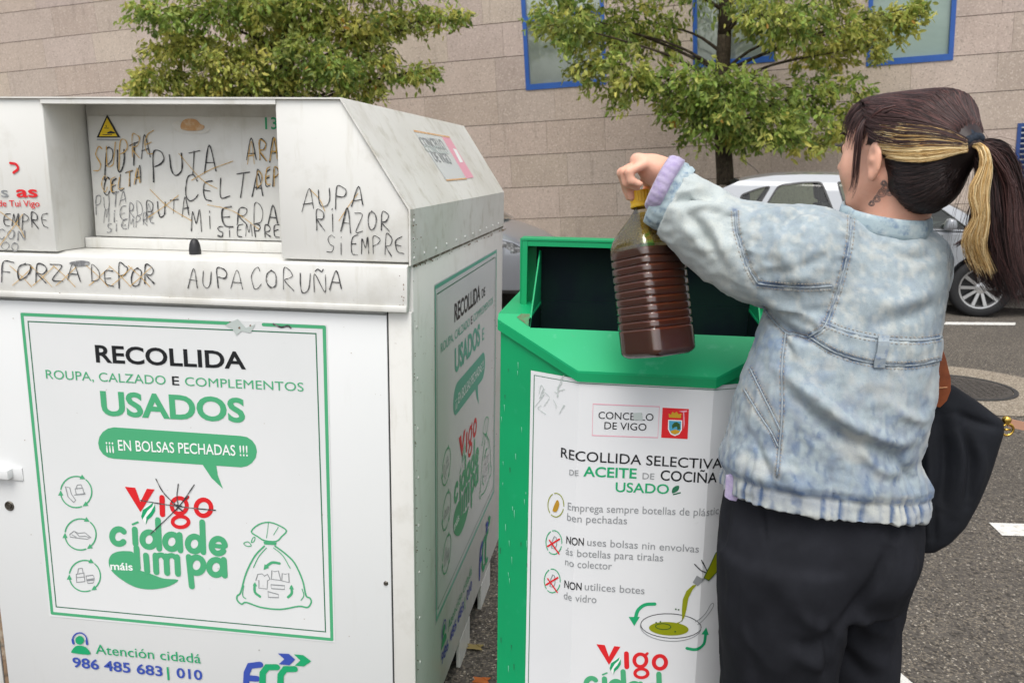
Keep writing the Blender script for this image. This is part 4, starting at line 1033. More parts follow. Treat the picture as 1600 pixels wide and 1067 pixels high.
# raised frame round the opening, green outside
m = MB()
m.prism([(HX0 - .004, HY0 + .012, zt(HY0) + .004), (HX0 - .004, HY1, zr), (HX0 - .004, HY1, 1.312), (HX0 - .004, HY1 - .02, 1.318)], (.003, 0, 0))
m.prism([(HX1 + .001, HY0 + .012, zt(HY0) + .004), (HX1 + .001, HY1, zr), (HX1 + .001, HY1, 1.312), (HX1 + .001, HY1 - .02, 1.318)], (.003, 0, 0))
m.build_each('cheek_plate', [MATS['bin_green']], gb)
# open lid: a tray standing on the rear hinge, hollow side to the front
m = MB()
m.box(LX0, LX1, LY, LY + .004, LZ0, LZ1)
m.box(LX0, LX1, LY - .058, LY - .0005, LZ1 - .004, LZ1)
for x in (LX0, LX1 - .004): m.prism([(x, LY - .0005, LZ0), (x, LY - .0005, LZ1 - .0045), (x, LY - .058, LZ1 - .0045), (x, LY - .045, LZ0)], (.004, 0, 0))
m.box(LX0 + .0045, LX0 + .016, LY - .057, LY - .054, LZ0 + .004, LZ1 - .0045); m.box(LX0 + .0165, LX1 - .0045, LY - .0565, LY - .0535, LZ1 - .016, LZ1 - .0048)
lid = m.build('lid', MATS['bin_green'], gb)
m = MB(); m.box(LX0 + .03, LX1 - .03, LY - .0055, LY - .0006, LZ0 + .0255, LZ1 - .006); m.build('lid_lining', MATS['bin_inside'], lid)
m = MB(); m.prism([(.0, LY - .03, LZ1 - .001), (.03, LY - .03, LZ1 + .02), (.034, LY - .03, LZ1 + .018), (.012, LY - .03, LZ1 - .001)], (0, .02, 0)); m.build('lid_tab', MATS['bin_green'], lid)
m = MB(); m.tube([(LX0 + .02, LY + .012, LZ0 - .0), (LX1 - .02, LY + .012, LZ0 - .0)], .007, 10); m.build('hinge', mat('steel', (.35, .35, .35), .35, metal=.9), lid)
# dirt where the top meets the frame
m = MB(); m.add([(HX0 - .03, HY0 + .018, zt(HY0 + .018) + .0012), (HX0 - .004, HY0 + .002, zt(HY0 + .002) + .0012), (HX0 - .004, YR, zr + .0012), (HX0 - .022, YR, zr + .0012)], [(0, 1, 2, 3)])
m.build('dirt_streak', mat('dirt', srgb('#5d6a4c'), .9, noise=[(40, srgb('#2f9a68'), .45, .65, .9)]), gb)
# label wrapped round the three front facets
Lc = math.hypot(GXL - CXL, CY2 - GY); Wf = GXR - GXL
cdl = nrm((CXL - GXL, CY2 - GY, 0)); cnl = nrm((-(CY2 - GY), -(GXL - CXL), 0)); cdr = nrm((CXR - GXR, CY2 - GY, 0)); cnr = nrm((CY2 - GY, -(CXR - GXR), 0))
GL, GRr = np.array([GXL, GY, 0.]), np.array([GXR, GY, 0.])
def gpos(u, v, o):
    z = np.array([0, 0, v])
    if u < -1e-7: return tuple(GL + cdl * (-u) + z + cnl * o)
    if u > Wf + 1e-7: return tuple(GRr + cdr * (u - Wf) + z + cnr * o)
    return (GXL + u, GY - o, v)
def guv(px, py):
    p = ony(px, py, GY)
    if p[0] < GXL:
        p = onplane(px, py, GL, cnl); return (-float((p - GL) @ cdl), p[2])
    if p[0] > GXR:
        p = onplane(px, py, GRr, cnr); return (Wf + float((p - GRr) @ cdr), p[2])
    return (p[0] - GXL, p[2])
mat('scuff_dark', srgb('#2c5a44'), .8, noise=[(60, srgb('#0a9060'), .5, .65, .7)]); mat('scuff_pale', srgb('#7cc4a4'), .7)
G = Art(gpos, guv, (0, Wf))
uL = guv(829, 640)[0]; ztop = guv(1010, 597)[1]; uR = Wf - uL
G.part('label')
G.poly([(uL, .3), (uR, .3), (uR, ztop), (uL, ztop)], 'label_white', 0, px=False)
G.part('rim_scuffs')
_rg = random.Random(8)
for _ in range(46):
    x = _rg.uniform(945, 1060); y = 583 + (x - 906) * .024 + _rg.uniform(0, 8); l = _rg.uniform(2, 9)
    G.poly([(x, y), (x + l, y + _rg.uniform(-.3, .5)), (x + l * .8, y + _rg.uniform(.5, 1.4)), (x + l * .1, y + _rg.uniform(.4, 1.2))], 'scuff_dark', 1)
for _ in range(30):
    x = _rg.uniform(780, 826); y = _rg.uniform(560, 1050); G.poly([(x, y), (x + 1.2, y + .2), (x + 1.0, y + _rg.uniform(2, 14)), (x + .4, y + _rg.uniform(2, 10))], 'scuff_dark' if _rg.random() < .5 else 'scuff_pale', 1)
G.part('label_border')
i_ = .0085; G.stroke([(uL + i_, .31), (uR - i_, .31), (uR - i_, ztop - i_), (uL + i_, ztop - i_)], .0016, 'ink_line', 1, closed=True, px=False)
g8 = lambda x, y: (780 + x / 2.284, 600 + y / 2.284)
G.part('council_emblem')
G.stroke([g8(335, 70), g8(572, 80), g8(566, 190), g8(332, 182)], 1.1, 'ink_pink', 1, closed=True)
G.text('CONCELLO', g8(354, 122), g8(550, 130), 11, 'ink_black', 2, .0); G.text('DE VIGO', g8(375, 159), g8(525, 165), 11, 'ink_black', 2, .0)
G.poly([g8(478, 102), g8(508, 100), g8(512, 128), g8(480, 126)], 'ink_faint', 3.5)
G.poly([g8(583, 83), g8(677, 88), g8(672, 195), g8(578, 190)], 'ink_red', 1)
G.poly([g8(x, y) for x, y in [(603, 126), (602, 160), (612, 178), (627, 184), (642, 178), (652, 162), (653, 128)]], 'ink_pale', 2)
G.poly([g8(x, y) for x, y in [(606, 129), (606, 160), (614, 174), (627, 179), (640, 174), (648, 160), (649, 131)]], 'ink_sky', 3)
G.poly([g8(x, y) for x, y in [(618, 158), (616, 146), (624, 136), (634, 134), (644, 140), (646, 158), (636, 162), (634, 150), (626, 152)]], 'ink_tree', 4); G.poly([g8(x, y) for x, y in [(610, 166), (628, 160), (646, 166), (640, 173), (627, 178), (615, 174)]], 'ink_gold', 3.5)
G.poly([g8(x, y) for x, y in [(606, 118), (604, 104), (613, 108), (618, 97), (626, 103), (633, 96), (640, 107), (650, 103), (648, 120)]], 'ink_gold', 2)
G.poly([g8(x, y) for x, y in [(640, 96), (670, 92), (670, 98), (660, 99), (662, 140), (658, 160), (656, 100)]], 'ink_pink', 2)
G.part('headline')
G.text('RECOLLIDA SELECTIVA', g8(222, 259), g8(792, 296), 15, 'ink_black', 2, .004)
G.text('DE', g8(252, 323), g8(283, 325), 8.5, 'ink_grey', 2, .004); G.text('ACEITE', g8(300, 327), g8(490, 335), 15, 'ink_deep_green', 2, .018); G.text('DE', g8(511, 337), g8(553, 339), 9.5, 'ink_grey', 2, .004); G.text('COCIÑA', g8(575, 341), g8(774, 348), 15.5, 'ink_black', 2, .01)
G.text('USADO', g8(415, 382), g8(605, 390), 14.5, 'ink_deep_green', 2, .012); G.poly([g8(x, y) for x, y in [(618, 388), (618, 372), (630, 362), (642, 362), (638, 378)]], 'ink_line', 2, 3); G.stroke([g8(622, 392), g8(646, 386)], 2, 'ink_line', 2)
G.part('instructions')
gx = 'ink_grey'
G.text('Emprega sempre botellas de plástico', g8(246, 446), g8(800, 458), 11.5, gx, 2, .0)
G.text('ben pechadas', g8(244, 484), g8(456, 498), 11.5, gx, 2, .0)
G.text('NON', g8(241, 566), g8(302, 574), 11.5, 'ink_black', 2, .012); G.text('uses bolsas nin envolvas', g8(314, 574), g8(712, 599), 11.5, gx, 2, .0)
G.text('ás botellas para tiralas', g8(239, 605), g8(585, 630), 11.5, gx, 2, .0); G.text('no colector', g8(237, 643), g8(402, 660), 11.5, gx, 2, .0)
G.text('NON', g8(234, 723), g8(294, 733), 11.5, 'ink_black', 2, .012); G.text('utilices botes', g8(305, 732), g8(518, 747), 11.5, gx, 2, .0); G.text('de vidro', g8(232, 763), g8(347, 779), 11.5, gx, 2, .0)
G.part('instruction_icons')
for j, (cx, cy) in enumerate(((204, 430), (197, 563), (191, 700))):
    for a0 in (20, 140, 260): G.ellipse(g8(cx, cy), 12.4, 18.5, 'ink_deep_green' if j else 'ink_olive', 2, False, 1.4, n=10, a0=a0, a1=a0 + 105)
    if j == 0: G.poly([g8(cx + x, cy + y) for x, y in [(-12, 20), (-2, -8), (4, -18), (10, -14), (12, 2), (2, 24)]], 'ink_ochre', 2, 2)
    else:
        G.stroke([g8(cx + x, cy + y) for x, y in [(-8, 20), (-6, -4), (2, -22), (8, -18), (10, 8), (4, 22)]], 1.2, 'ink_grey', 2, closed=True)
        G.stroke([g8(cx - 22, cy + 14), g8(cx + 20, cy - 12)], 2.4, 'ink_red', 3); G.stroke([g8(cx - 16, cy - 8), g8(cx + 18, cy + 40)], 2.4, 'ink_red', 3)
G.part('pan_drawing')
G.ellipse(g8(612, 860), 47, 19, 'ink_black', 2, False, 1.0, rot=3); G.ellipse(g8(611, 864), 47, 22, 'ink_grey', 2, False, 1.0, rot=3, a0=-5, a1=185); G.ellipse(g8(605, 870), 31, 10.5, 'ink_olive', 2, rot=3); G.ellipse(g8(585, 862), 12, 4.5, 'ink_tree', 3, False, 1.2, rot=3)
for x, y in ((560, 848), (575, 845), (628, 880), (630, 800), (640, 802)): G.ellipse(g8(x, y), 1.4, 1.2, 'ink_tree', 3)
G.stroke([g8(x, y) for x, y in [(700, 845), (735, 815), (752, 785), (762, 780), (760, 795), (735, 830), (708, 855)]], 1.1, 'ink_grey', 2, 3)
G.poly([g8(x, y) for x, y in [(652, 842), (652, 800), (655, 765), (668, 735), (690, 715), (706, 712), (690, 730), (675, 760), (668, 800), (660, 830), (640, 850), (600, 862), (630, 850)]], 'ink_olive', 3)
G.poly([g8(x, y) for x, y in [(690, 705), (705, 680), (722, 690), (735, 688), (708, 718)]], 'ink_grey', 3)
G.poly([g8(x, y) for x, y in [(728, 688), (748, 648), (770, 600), (790, 582), (815, 580), (825, 620), (800, 640), (770, 672), (745, 698)]], 'ink_olive', 3); G.stroke([g8(x, y) for x, y in [(728, 688), (748, 648), (770, 600), (790, 582), (815, 580), (825, 620), (800, 640), (770, 672), (745, 698)]], 1.2, 'ink_tree', 4, closed=True)
G.stroke([g8(735, 670), g8(715, 658), g8(697, 640)], 1.4, 'ink_black', 3, 3); G.stroke([g8(740, 665), g8(728, 640), g8(722, 626)], 1.4, 'ink_black', 3, 3)
G.stroke([g8(x, y) for x, y in [(555, 782), (520, 785), (495, 805), (486, 835)]], 5, 'ink_deep_green', 2, 4); G.poly([g8(462, 828), g8(502, 828), g8(482, 860)], 'ink_deep_green', 2)
G.stroke([g8(x, y) for x, y in [(670, 940), (700, 944), (728, 925), (735, 890)]], 4.5, 'ink_deep_green', 2, 4); G.poly([g8(720, 890), g8(746, 892), g8(737, 865)], 'ink_deep_green', 2)
G.part('logo')
kx = (600 - 347) / (985 - 580) * 1.0
G.M = lambda p: g8(347 + (p[0] - 580) * .622, 925 + (p[1] - 88) * .62 + (p[0] - 580) * .012); G.k = .622 / 2.284 
logo(G); letters_cidade(G)
G.part('scuff'); 
for j in range(14):
    r = G.rnd; x, y = r.uniform(838, 882), r.uniform(592, 635); G.stroke([(x, y), (x + r.uniform(-7, 7), y + r.uniform(-9, 9)), (x + r.uniform(-9, 9), y + r.uniform(4, 14))], 1.0, 'ink_faint', 3, 3, jit=.6)
G.build(gbody)
# ---------------------------------------------------------------- parked cars
def paintmat(name, col):
    return mat(name, col, .28, .5, coat=.8, metal=.25, noise=[(3, tuple(c * .92 for c in col), .4, .7, .4), (200, tuple(c * .9 for c in col), .5, .7, .3)])
white_p = paintmat('car_paint_white', (.28, .295, .315)); silver_p = paintmat('car_paint_silver', (.22, .23, .25))
cglass = glass('car_glass', (.66, .76, .68), .0)
trimb = mat('car_trim', (.012, .012, .013), .45); tyre_m = mat('tyre', (.018, .018, .019), .75, .3, bump=[(60, .3, .004)]); rim_m = mat('rim', (.5, .5, .5), .3, .5, metal=.85); cab_m = mat('car_interior', (.03, .032, .036), .8)
lampg = mat('headlamp', (.16, .165, .17), .06, .8, coat=1, metal=.5, noise=[(22, (.6, .62, .64), .5, .62, .8)]); lampr = mat('tail_lamp', (.35, .01, .012), .1, .6, coat=1); chrome = mat('chrome', (.7, .7, .7), .1, metal=1)
def fill2d(outer, holes, name='tmp'):
    cu = bpy.data.curves.new(name, 'CURVE'); cu.dimensions = '2D'; cu.fill_mode = 'BOTH'
    for loop in [outer] + holes:
        s = cu.splines.new('POLY'); s.points.add(len(loop) - 1); s.use_cyclic_u = True
        for p, q in zip(s.points, loop): p.co = (q[0], q[1], 0, 1)
    o = bpy.data.objects.new(name, cu); COL.objects.link(o); C.view_layer.update()
    me = bpy.data.meshes.new_from_object(o.evaluated_get(C.evaluated_depsgraph_get()))
    v = [(p.co.x, p.co.y) for p in me.vertices]; f = [tuple(p.vertices) for p in me.polygons]
    bpy.data.objects.remove(o); bpy.data.curves.remove(cu); bpy.data.meshes.remove(me); return v, f
def rounded(poly, r=.05, n=4):
    out = []; k = len(poly); P = [np.array(p, float) for p in poly]
    for i in range(k):
        a, b, c = P[i - 1], P[i], P[(i + 1) % k]; u, v = a - b, c - b; lu, lv_ = np.linalg.norm(u), np.linalg.norm(v); rr = min(r, lu * .4, lv_ * .4)
        p0, p1 = b + u / lu * rr, b + v / lv_ * rr
        for t in np.linspace(0, 1, n): out.append(tuple((1 - t) ** 2 * p0 + 2 * t * (1 - t) * b + t * t * p1))
    return out
def resamp(poly, step=.06):
    out = []; k = len(poly)
    for i in range(k):
        a, b = np.array(poly[i]), np.array(poly[(i + 1) % k]); n = max(1, int(np.linalg.norm(b - a) / step))
        out += [tuple(a + (b - a) * j / n) for j in range(n)]
    return out
OUTL = [(1.42, .885), (1.054, 1.085), (.845, 1.195), (.55, 1.325), (.33, 1.395), (.05, 1.43), (-.25, 1.442), (-.55, 1.44), (-.84, 1.425), (-1.10, 1.385), (-1.22, 1.355), (-1.52, 1.215), (-1.72, 1.08), (-1.9, .93)]
HOLES = dict(front=[(1.14, .905), (.87, 1.105), (.40, 1.325), (.05, 1.365), (-.20, 1.375), (-.03, .895)], rear=[(-.13, .895), (-.34, 1.368), (-.55, 1.362), (-.80, 1.325), (-.93, 1.08), (-.99, .92)], quarter=[(-.865, 1.318), (-1.0, 1.29), (-1.20, 1.21), (-1.19, 1.07), (-1.08, .96), (-1.03, 1.0)])
yside = lambda z: .845 - max(0, z - .88) * .36 - max(0, z - 1.33) * .55
def hw(x):   # plan half width
    return .865 * (1 - max(0, (x - 1.35) / .85) ** 2.6 * .42 - max(0, (-x - 1.35) / .75) ** 2.6 * .25)
ZS = lambda x: np.interp(x, [-2.06, -1.98, -1.5, -.5, .6, 1.2, 1.5, 1.8, 1.98, 2.1, 2.14], [.80, .93, .93, .90, .885, .88, .845, .76, .68, .58, .48])
def make_car(label, pm, loc, yaw):
    t = thing('parked_car', label, 'car', (0, 0, 0), 'cars parked by the pavement')
    xs = np.concatenate([np.linspace(-2.06, -1.8, 7), np.linspace(-1.7, 1.3, 26), np.linspace(1.4, 2.14, 15)])
    rows = []
    for x in xs:
        w_ = hw(x); zs = ZS(x); e = 1 if -1.9 < x < 1.95 else .97
        zb = .2 if -1.9 < x < 2.0 else .24
        hood = .055 * np.interp(x, [1.0, 1.4, 2.1], [1, 1, .3])
        half = [(0, zb), (w_ * .85, zb), (w_ * .965, zb + .05), (w_ * 1.0 * e, min(.42, zs - .06)), (w_ * 1.005 * e, min(.6, zs - .04)), (w_ * .985 * e, zs - .025), (w_ * .955, zs), (w_ * .85, zs + hood * .35), (w_ * .5, zs + hood * .8), (0, zs + hood)]
        rows.append([(x, -y, z) for y, z in half] + [(x, y, z) for y, z in half[-2:0:-1]])
    n = len(rows[0]); V = [p for r in rows for p in r]; F = [(i * n + j, i * n + (j + 1) % n, (i + 1) * n + (j + 1) % n, (i + 1) * n + j) for i in range(len(rows) - 1) for j in range(n)]
    F += [tuple(range(n))[::-1], tuple((len(rows) - 1) * n + j for j in range(n))]
    body = meshobj('body', V, F, [pm, trimb], t); bm = bmesh.new(); bm.from_mesh(body.data); bmesh.ops.recalc_face_normals(bm, faces=bm.faces); bm.to_mesh(body.data); bm.free()
    for wx in (1.3, -1.3):
        m = MB(); m.lathe([(0, -1.2), (.345, -1.2), (.345, 1.2), (0, 1.2)], 40, Matrix.Translation((wx, 0, .32)) @ Matrix.Rotation(R_(90), 4, 'X'))
        cut = m.build('cut', trimb); md = body.modifiers.new('b', 'BOOLEAN'); md.object = cut; md.operation = 'DIFFERENCE'; md.solver = 'EXACT'
        C.view_layer.update(); me2 = bpy.data.meshes.new_from_object(body.evaluated_get(C.evaluated_depsgraph_get())); body.modifiers.clear(); body.data = me2
        bpy.data.objects.remove(cut)
    sharp(body, 32)
    # cabin
    for side in (-1, 1):
        v, f = fill2d(resamp(OUTL), [resamp(rounded(h, .05)) for h in HOLES.values()])
        V = [(x, side * yside(z), z) for x, z in v] + [(x, side * (yside(z) - .03), z) for x, z in v]; k = len(v)
        cnt = {}
        for q in f:
            for i in range(len(q)): e = (q[i], q[(i + 1) % len(q)]); cnt[e] = 1
        rim = [(a, b, b + k, a + k) for a, b in cnt if (b, a) not in cnt]
        o = meshobj('pillars', V, [q for q in f] + [tuple(i + k for i in q[::-1]) for q in f] + rim, pm, t)
        bm = bmesh.new(); bm.from_mesh(o.data); bmesh.ops.recalc_face_normals(bm, faces=bm.faces); bm.to_mesh(o.data); bm.free(); sharp(o, 40)
        for h in HOLES.values():
            hh = rounded(h, .05); P = resamp(hh); m = MB()
            c = np.mean(np.array(hh), 0)
            inn = [tuple(np.array(p) + nrm(c - np.array(p)) * .022) for p in P]
            w_ = m; kk = len(P); w_.add([(x, side * (yside(z) + .0025), z) for x, z in P] + [(x, side * (yside(z) + .0025), z) for x, z in inn] , [(i, (i + 1) % kk, (i + 1) % kk + kk, i + kk) for i in range(kk)])
            w_.add([(x, side * (yside(z) - .022), z) for x, z in P] + [(x, side * (yside(z) - .022), z) for x, z in inn] , [(i, (i + 1) % kk, (i + 1) % kk + kk, i + kk) for i in range(kk)])
            w_.add([(x, side * (yside(z) + .0025), z) for x, z in inn] + [(x, side * (yside(z) - .022), z) for x, z in inn], [(i, (i + 1) % kk, (i + 1) % kk + kk, i + kk) for i in range(kk)])
            fr = m.build('window', trimb, t)
            v2, f2 = fill2d(inn, []); meshobj('pane', [(x, side * (yside(z) - .012), z) for x, z in v2], f2, cglass, fr)
    # windscreen, roof, rear window: lofted across
    def across(pts, name, m_, drop=0, n=12, crown=.045, ins=0.0):
        V = []
        for x, z in pts:
            y0 = yside(z) - ins
            for j in range(n + 1):
                u = -1 + 2 * j / n; V.append((x + (.10 * (1 - u * u) if m_ is cglass and x > .2 else (-.06 * (1 - u * u) if m_ is cglass else 0)), u * y0, z + crown * (1 - u * u) - drop))
        F = [(i * (n + 1) + j, i * (n + 1) + j + 1, (i + 1) * (n + 1) + j + 1, (i + 1) * (n + 1) + j) for i in range(len(pts) - 1) for j in range(n)]
        return meshobj(name, V, F, m_, t, True)
    O_ = [np.array(p) for p in OUTL]
    across([OUTL[i] for i in range(4, 11)], 'roof', pm, crown=.03)
    across(OUTL[0:5], 'windscreen', cglass, crown=.03, drop=.004); across(OUTL[10:14], 'rear_window', cglass, crown=.03, drop=.004)
    # interior
    m = MB(); m.box(-1.75, 1.35, -.78, .78, .3, .55); dash = m.build('cabin_floor', cab_m, t)
    m = MB(); m.prism([(1.3, -.74, .56), (.75, -.74, .56), (.72, -.74, .92), (1.3, -.74, .95)], (0, 1.48, 0)); m.build('dashboard', cab_m, t, bevel=.03)
    for sx, sy in ((-.14, -.36), (-.14, .36), (-.98, -.42), (-.98, 0), (-.98, .42)):
        m = MB(); wd = .24 if sx > -.5 else .2
        m.prism([(sx + .1, sy - wd, .56), (sx - .06, sy - wd, .56), (sx - .2, sy - wd, 1.1), (sx - .09, sy - wd, 1.1)], (0, 2 * wd, 0)); m.box(sx + .11, sx + .5, sy - wd, sy + wd, .56, .68)
        se = m.build('seat', cab_m, t, bevel=.03)
        m = MB(); m.prism([(sx - .19, sy - .13, 1.14), (sx - .1, sy - .13, 1.13), (sx - .13, sy - .13, 1.30), (sx - .22, sy - .13, 1.31)], (0, .26, 0)); m.build('headrest', cab_m, se, bevel=.03)
        m = MB(); m.tube([(sx - .145, sy - .06, 1.101), (sx - .15, sy - .06, 1.15)], .006, 6); m.tube([(sx - .145, sy + .06, 1.101), (sx - .15, sy + .06, 1.15)], .006, 6); m.build('post', chrome, se)
    # wheels
    for wx in (1.3, -1.3):
        for side in (-1, 1):
            M = Matrix.Translation((wx, side * .765, .305)) @ Matrix.Rotation(R_(90) * (1 if side < 0 else -1), 4, 'X')
            m = MB(); m.lathe([(.205, -.1), (.28, -.1), (.3, -.085), (.305, -.06), (.305, .06), (.3, .085), (.28, .1), (.235, .102), (.205, .09)], 48, M, close=True); ty = m.build('wheel', tyre_m, t, smooth=True)
            m = MB(); m.lathe([(.206, .088), (.214, .094), (.2, .092), (.19, .06), (.19, -.08), (.204, -.09)], 40, M)
            for k in range(10):
                a0 = 2 * math.pi * k / 10
                def pt(r, da, h): return tuple(M @ Vector((r * math.cos(a0 + da), r * math.sin(a0 + da), h)))
                b = [pt(.05, -.28, .075), pt(.05, .28, .075), pt(.197, .085, .09), pt(.197, -.085, .09)]; c_ = [pt(.05, -.28, .05), pt(.05, .28, .05), pt(.197, .085, .06), pt(.197, -.085, .06)]
                m.add(b + c_, [(0, 1, 2, 3), (4, 7, 6, 5), (0, 4, 5, 1), (1, 5, 6, 2), (2, 6, 7, 3), (3, 7, 4, 0)])
            m.lathe([(0, .085), (.03, .085), (.055, .078), (.06, .05)], 24, M); m.build('rim', rim_m, ty)
            m = MB(); m.lathe([(0, .02), (.188, .02), (.188, .0), (0, .0)], 32, M); m.build('brake_disc', trimb, ty)
    # lamps, mirror, handles, bumper strip, plates
    for side in (-1, 1):
        def bs(x, z, o=.004): return (x, side * (hw(x) * 1.0 + o), z)
        P = [(1.62, .70), (1.72, .755), (1.86, .72), (1.98, .64), (2.06, .56), (1.97, .545), (1.8, .6)]
        m = MB(); V = []
        for x, z in P: V.append((x, side * (hw(x) * .99 + .006), z))
        c0 = np.mean(np.array(V), 0) + (0, side * .02, .0)
        V2 = [tuple(np.array(v) * (1, .93, 1) + (0, 0, .0)) for v in V]
        k = len(V); m.add(V + [tuple(c0)] + V2, [(i, (i + 1) % k, k) for i in range(k)] + [(i, (i + 1) % k, k + 1 + (i + 1) % k, k + 1 + i) for i in range(k)]); hl_ = m.build('headlight', lampg, t)
        m = MB(); cm = np.mean(np.array(V), 0); big = [tuple(cm + (np.array(v) - cm) * 1.09 - (0, side * .004, 0)) for v in V]; m.add(big, [tuple(range(len(big)))]); m.build('surround', trimb, hl_)
        m = MB(); m.prism([bs(-1.97, .72), bs(-1.8, .74), bs(-1.72, .92), bs(-1.92, .92)], (0, -side * .05, 0)); m.build('tail_light', lampr, t)
        m = MB(); m.ell = None; m.prism([(.86, side * .86, .9), (.98, side * .86, .91), (.96, side * .86, 1.02), (.88, side * .86, 1.02)], (0, side * .16, 0)); m.build('mirror', pm, t, bevel=.03)
        for hx in (-.12, -1.12):
            m = MB(); m.tube([bs(hx - .1, .80, .0), bs(hx - .085, .80, .022), bs(hx + .085, .80, .022), bs(hx + .1, .80, .0)], .011, 8); m.build('door_handle', pm, t, smooth=True)
        m = MB(); m.prism([bs(-.85, .42, -.002), bs(.85, .42, -.002), bs(.85, .46, -.002), bs(-.85, .46, -.002)], (0, side * .012, 0)); m.build('side_strip', trimb, t)
        for dx in (.92, -.02, -1.02):
            m = MB(); m.tube([bs(dx, .26, -.001), bs(dx + .01, .45, -.001), bs(dx - .02, .65, -.001), bs(dx - .05, .84, -.004)], .0035, 4); m.build('door_gap', trimb, t)
    m = MB(); m.box(2.05, 2.135, -.42, .42, .3, .40); m.build('grille', trimb, t); m = MB(); m.box(2.0, 2.08, -.66, .66, .215, .28); m.build('air_dam', trimb, t)
    m = MB(); m.tube([(-1.0, 0, 1.44), (-1.06, 0, 1.5), (-1.2, 0, 1.6)], .004, 6); m.build('aerial', trimb, t)
    t.location = loc; t.rotation_euler = (0, 0, yaw)
    return t
yaw = math.atan2(-.122, .9925)
c_ = np.array(onz(1528, 496, 0)); ca = np.array([math.cos(yaw), math.sin(yaw), 0]); cn_ = np.array([-math.sin(yaw), math.cos(yaw), 0])
make_car('silver-white hatchback parked along the kerb behind the woman, seats showing through its windows', white_p, tuple(c_ - ca * 1.3 + cn_ * .87), yaw)
fe = onz(846, 478, 0)
make_car('grey silver car whose headlight shows between the clothes bin and the oil bin', silver_p, tuple(np.array([fe[0], 8.3, 0]) - ca * 2.1 + cn_ * .87), yaw)
# ---------------------------------------------------------------- the oil jug held over the bin
BZ = 1.53
jb = U(1029, 556, BZ); jt = U(1000, 291, BZ); jax = nrm(jt - jb); JL = np.linalg.norm(jt - jb)
jr = nrm(np.cross(jax, CW)) * -1
if jr @ CR < 0: jr = -jr
jf = np.cross(jax, jr)
qa = R_(35); ja = jr * math.cos(qa) + jf * math.sin(qa); jc = -jr * math.sin(qa) + jf * math.cos(qa)
jug = thing('oil_jug', 'clear plastic jug of dark brown used oil with yellow cap held over the green bin', 'oil jug', tuple(jb))
def jring(h, a, b, p=5., n=64):
    out = []
    for k in range(n):
        t = 2 * math.pi * k / n; c, s = math.cos(t), math.sin(t); r = (abs(c) ** p + abs(s) ** p) ** (-1 / p)
        out.append(jb + jax * h + ja * (a * r * c) + jc * (b * r * s))
    return out
def jloft(name, prof, m_, parent, capb=True, capt=False):
    n = 64; V = []; F = []
    for (h, a, b, p) in prof: V += jring(h, a, b, p, n)
    for i in range(len(prof) - 1): F += [(i * n + j, i * n + (j + 1) % n, (i + 1) * n + (j + 1) % n, (i + 1) * n + j) for j in range(n)]
    if capb: F.append(tuple(range(n))[::-1])
    if capt: F.append(tuple((len(prof) - 1) * n + j for j in range(n)))
    return meshobj(name, V, F, m_, parent, True)
s_ = JL / .31
A0, B0 = .0535, .0505
def width(h):    # outline of the jug
    if h < .012: return 1 - .18 * (1 - h / .012) ** 2, 8.
    if h < .045: return 1.0, 8.
    if h < .186:
        q = (h - .045) / .0141; fr = q - math.floor(q); return 1 - .055 * math.exp(-((fr - .5) / .09) ** 2), 8.
    if h < .275: u = ((h - .186) / .089) ** 1.35; return (1 - .74 * (u * u * (3 - 2 * u)) ** .95), 8. - 6 * u
    return .26, 2.
hsn = np.concatenate([np.linspace(0, .012, 5), np.linspace(.014, .045, 4), np.linspace(.047, .186, 150), np.linspace(.19, .275, 18), [.28, .29]])
prof = [(h * s_, A0 * width(h)[0] * s_, B0 * width(h)[0] * s_ if h < .27 else A0 * .26 * s_, width(h)[1]) for h in hsn]
pl = glass('clear_plastic', (.95, .93, .80), .055, .10)
jloft('bottle_shell', prof, pl, jug)
oil_m = mat('dark_oil', (.145, .026, .012), .22, .5, noise=[(9, (.11, .03, .010), .45, .7, .7)])
LV = .198
op = [(h * s_ + (.002 if i == 0 else 0), (A0 * width(h)[0] - .0014) * s_, (B0 * width(h)[0] - .0014) * s_, width(h)[1]) for i, h in enumerate(hsn) if h <= LV]
jloft('oil', op, oil_m, jug, True, True)
film = glass('oil_film', (.90, .80, .30), .0, .3)
_t = film.node_tree; _df = _t.nodes.new('ShaderNodeBsdfDiffuse'); _df.inputs[0].default_value = (.36, .29, .05, 1); _mx = _t.nodes.new('ShaderNodeMixShader')
_nz = _t.nodes.new('ShaderNodeTexNoise'); _nz.inputs['Scale'].default_value = 28; _mr = _t.nodes.new('ShaderNodeMapRange'); _mr.inputs[1].default_value = .35; _mr.inputs[2].default_value = .7; _mr.inputs[3].default_value = .15; _mr.inputs[4].default_value = .6
_t.links.new(_nz.outputs[0], _mr.inputs[0]); _t.links.new(_mr.outputs[0], _mx.inputs[0])
_o = _t.nodes['Material Output']; _src = _o.inputs[0].links[0].from_socket; _t.links.new(_src, _mx.inputs[1]); _t.links.new(_df.outputs[0], _mx.inputs[2]); _t.links.new(_mx.outputs[0], _o.inputs[0])
fp = [(h * s_, (A0 * width(h)[0] - .0012) * s_, (B0 * width(h)[0] - .0012) * s_ if h < .27 else (A0 * .26 - .0012) * s_, width(h)[1]) for h in hsn if LV < h < .262]
jloft('oil_film', fp, film, jug, False, False)
cap_m = mat('yellow_cap', srgb('#e8b90e'), .35)
JM = Matrix((tuple(ja) + (0,), tuple(jc) + (0,), tuple(jax) + (0,), (0, 0, 0, 1))).transposed(); JM.translation = Vector(jb)
m = MB(); hc = .283 * s_
m.lathe([(.0205, hc - .012), (.0215, hc - .010), (.0205, hc - .004), (.0195, hc - .003), (.0195, hc + .016), (.018, hc + .018), (0, hc + .018)], 36, JM)
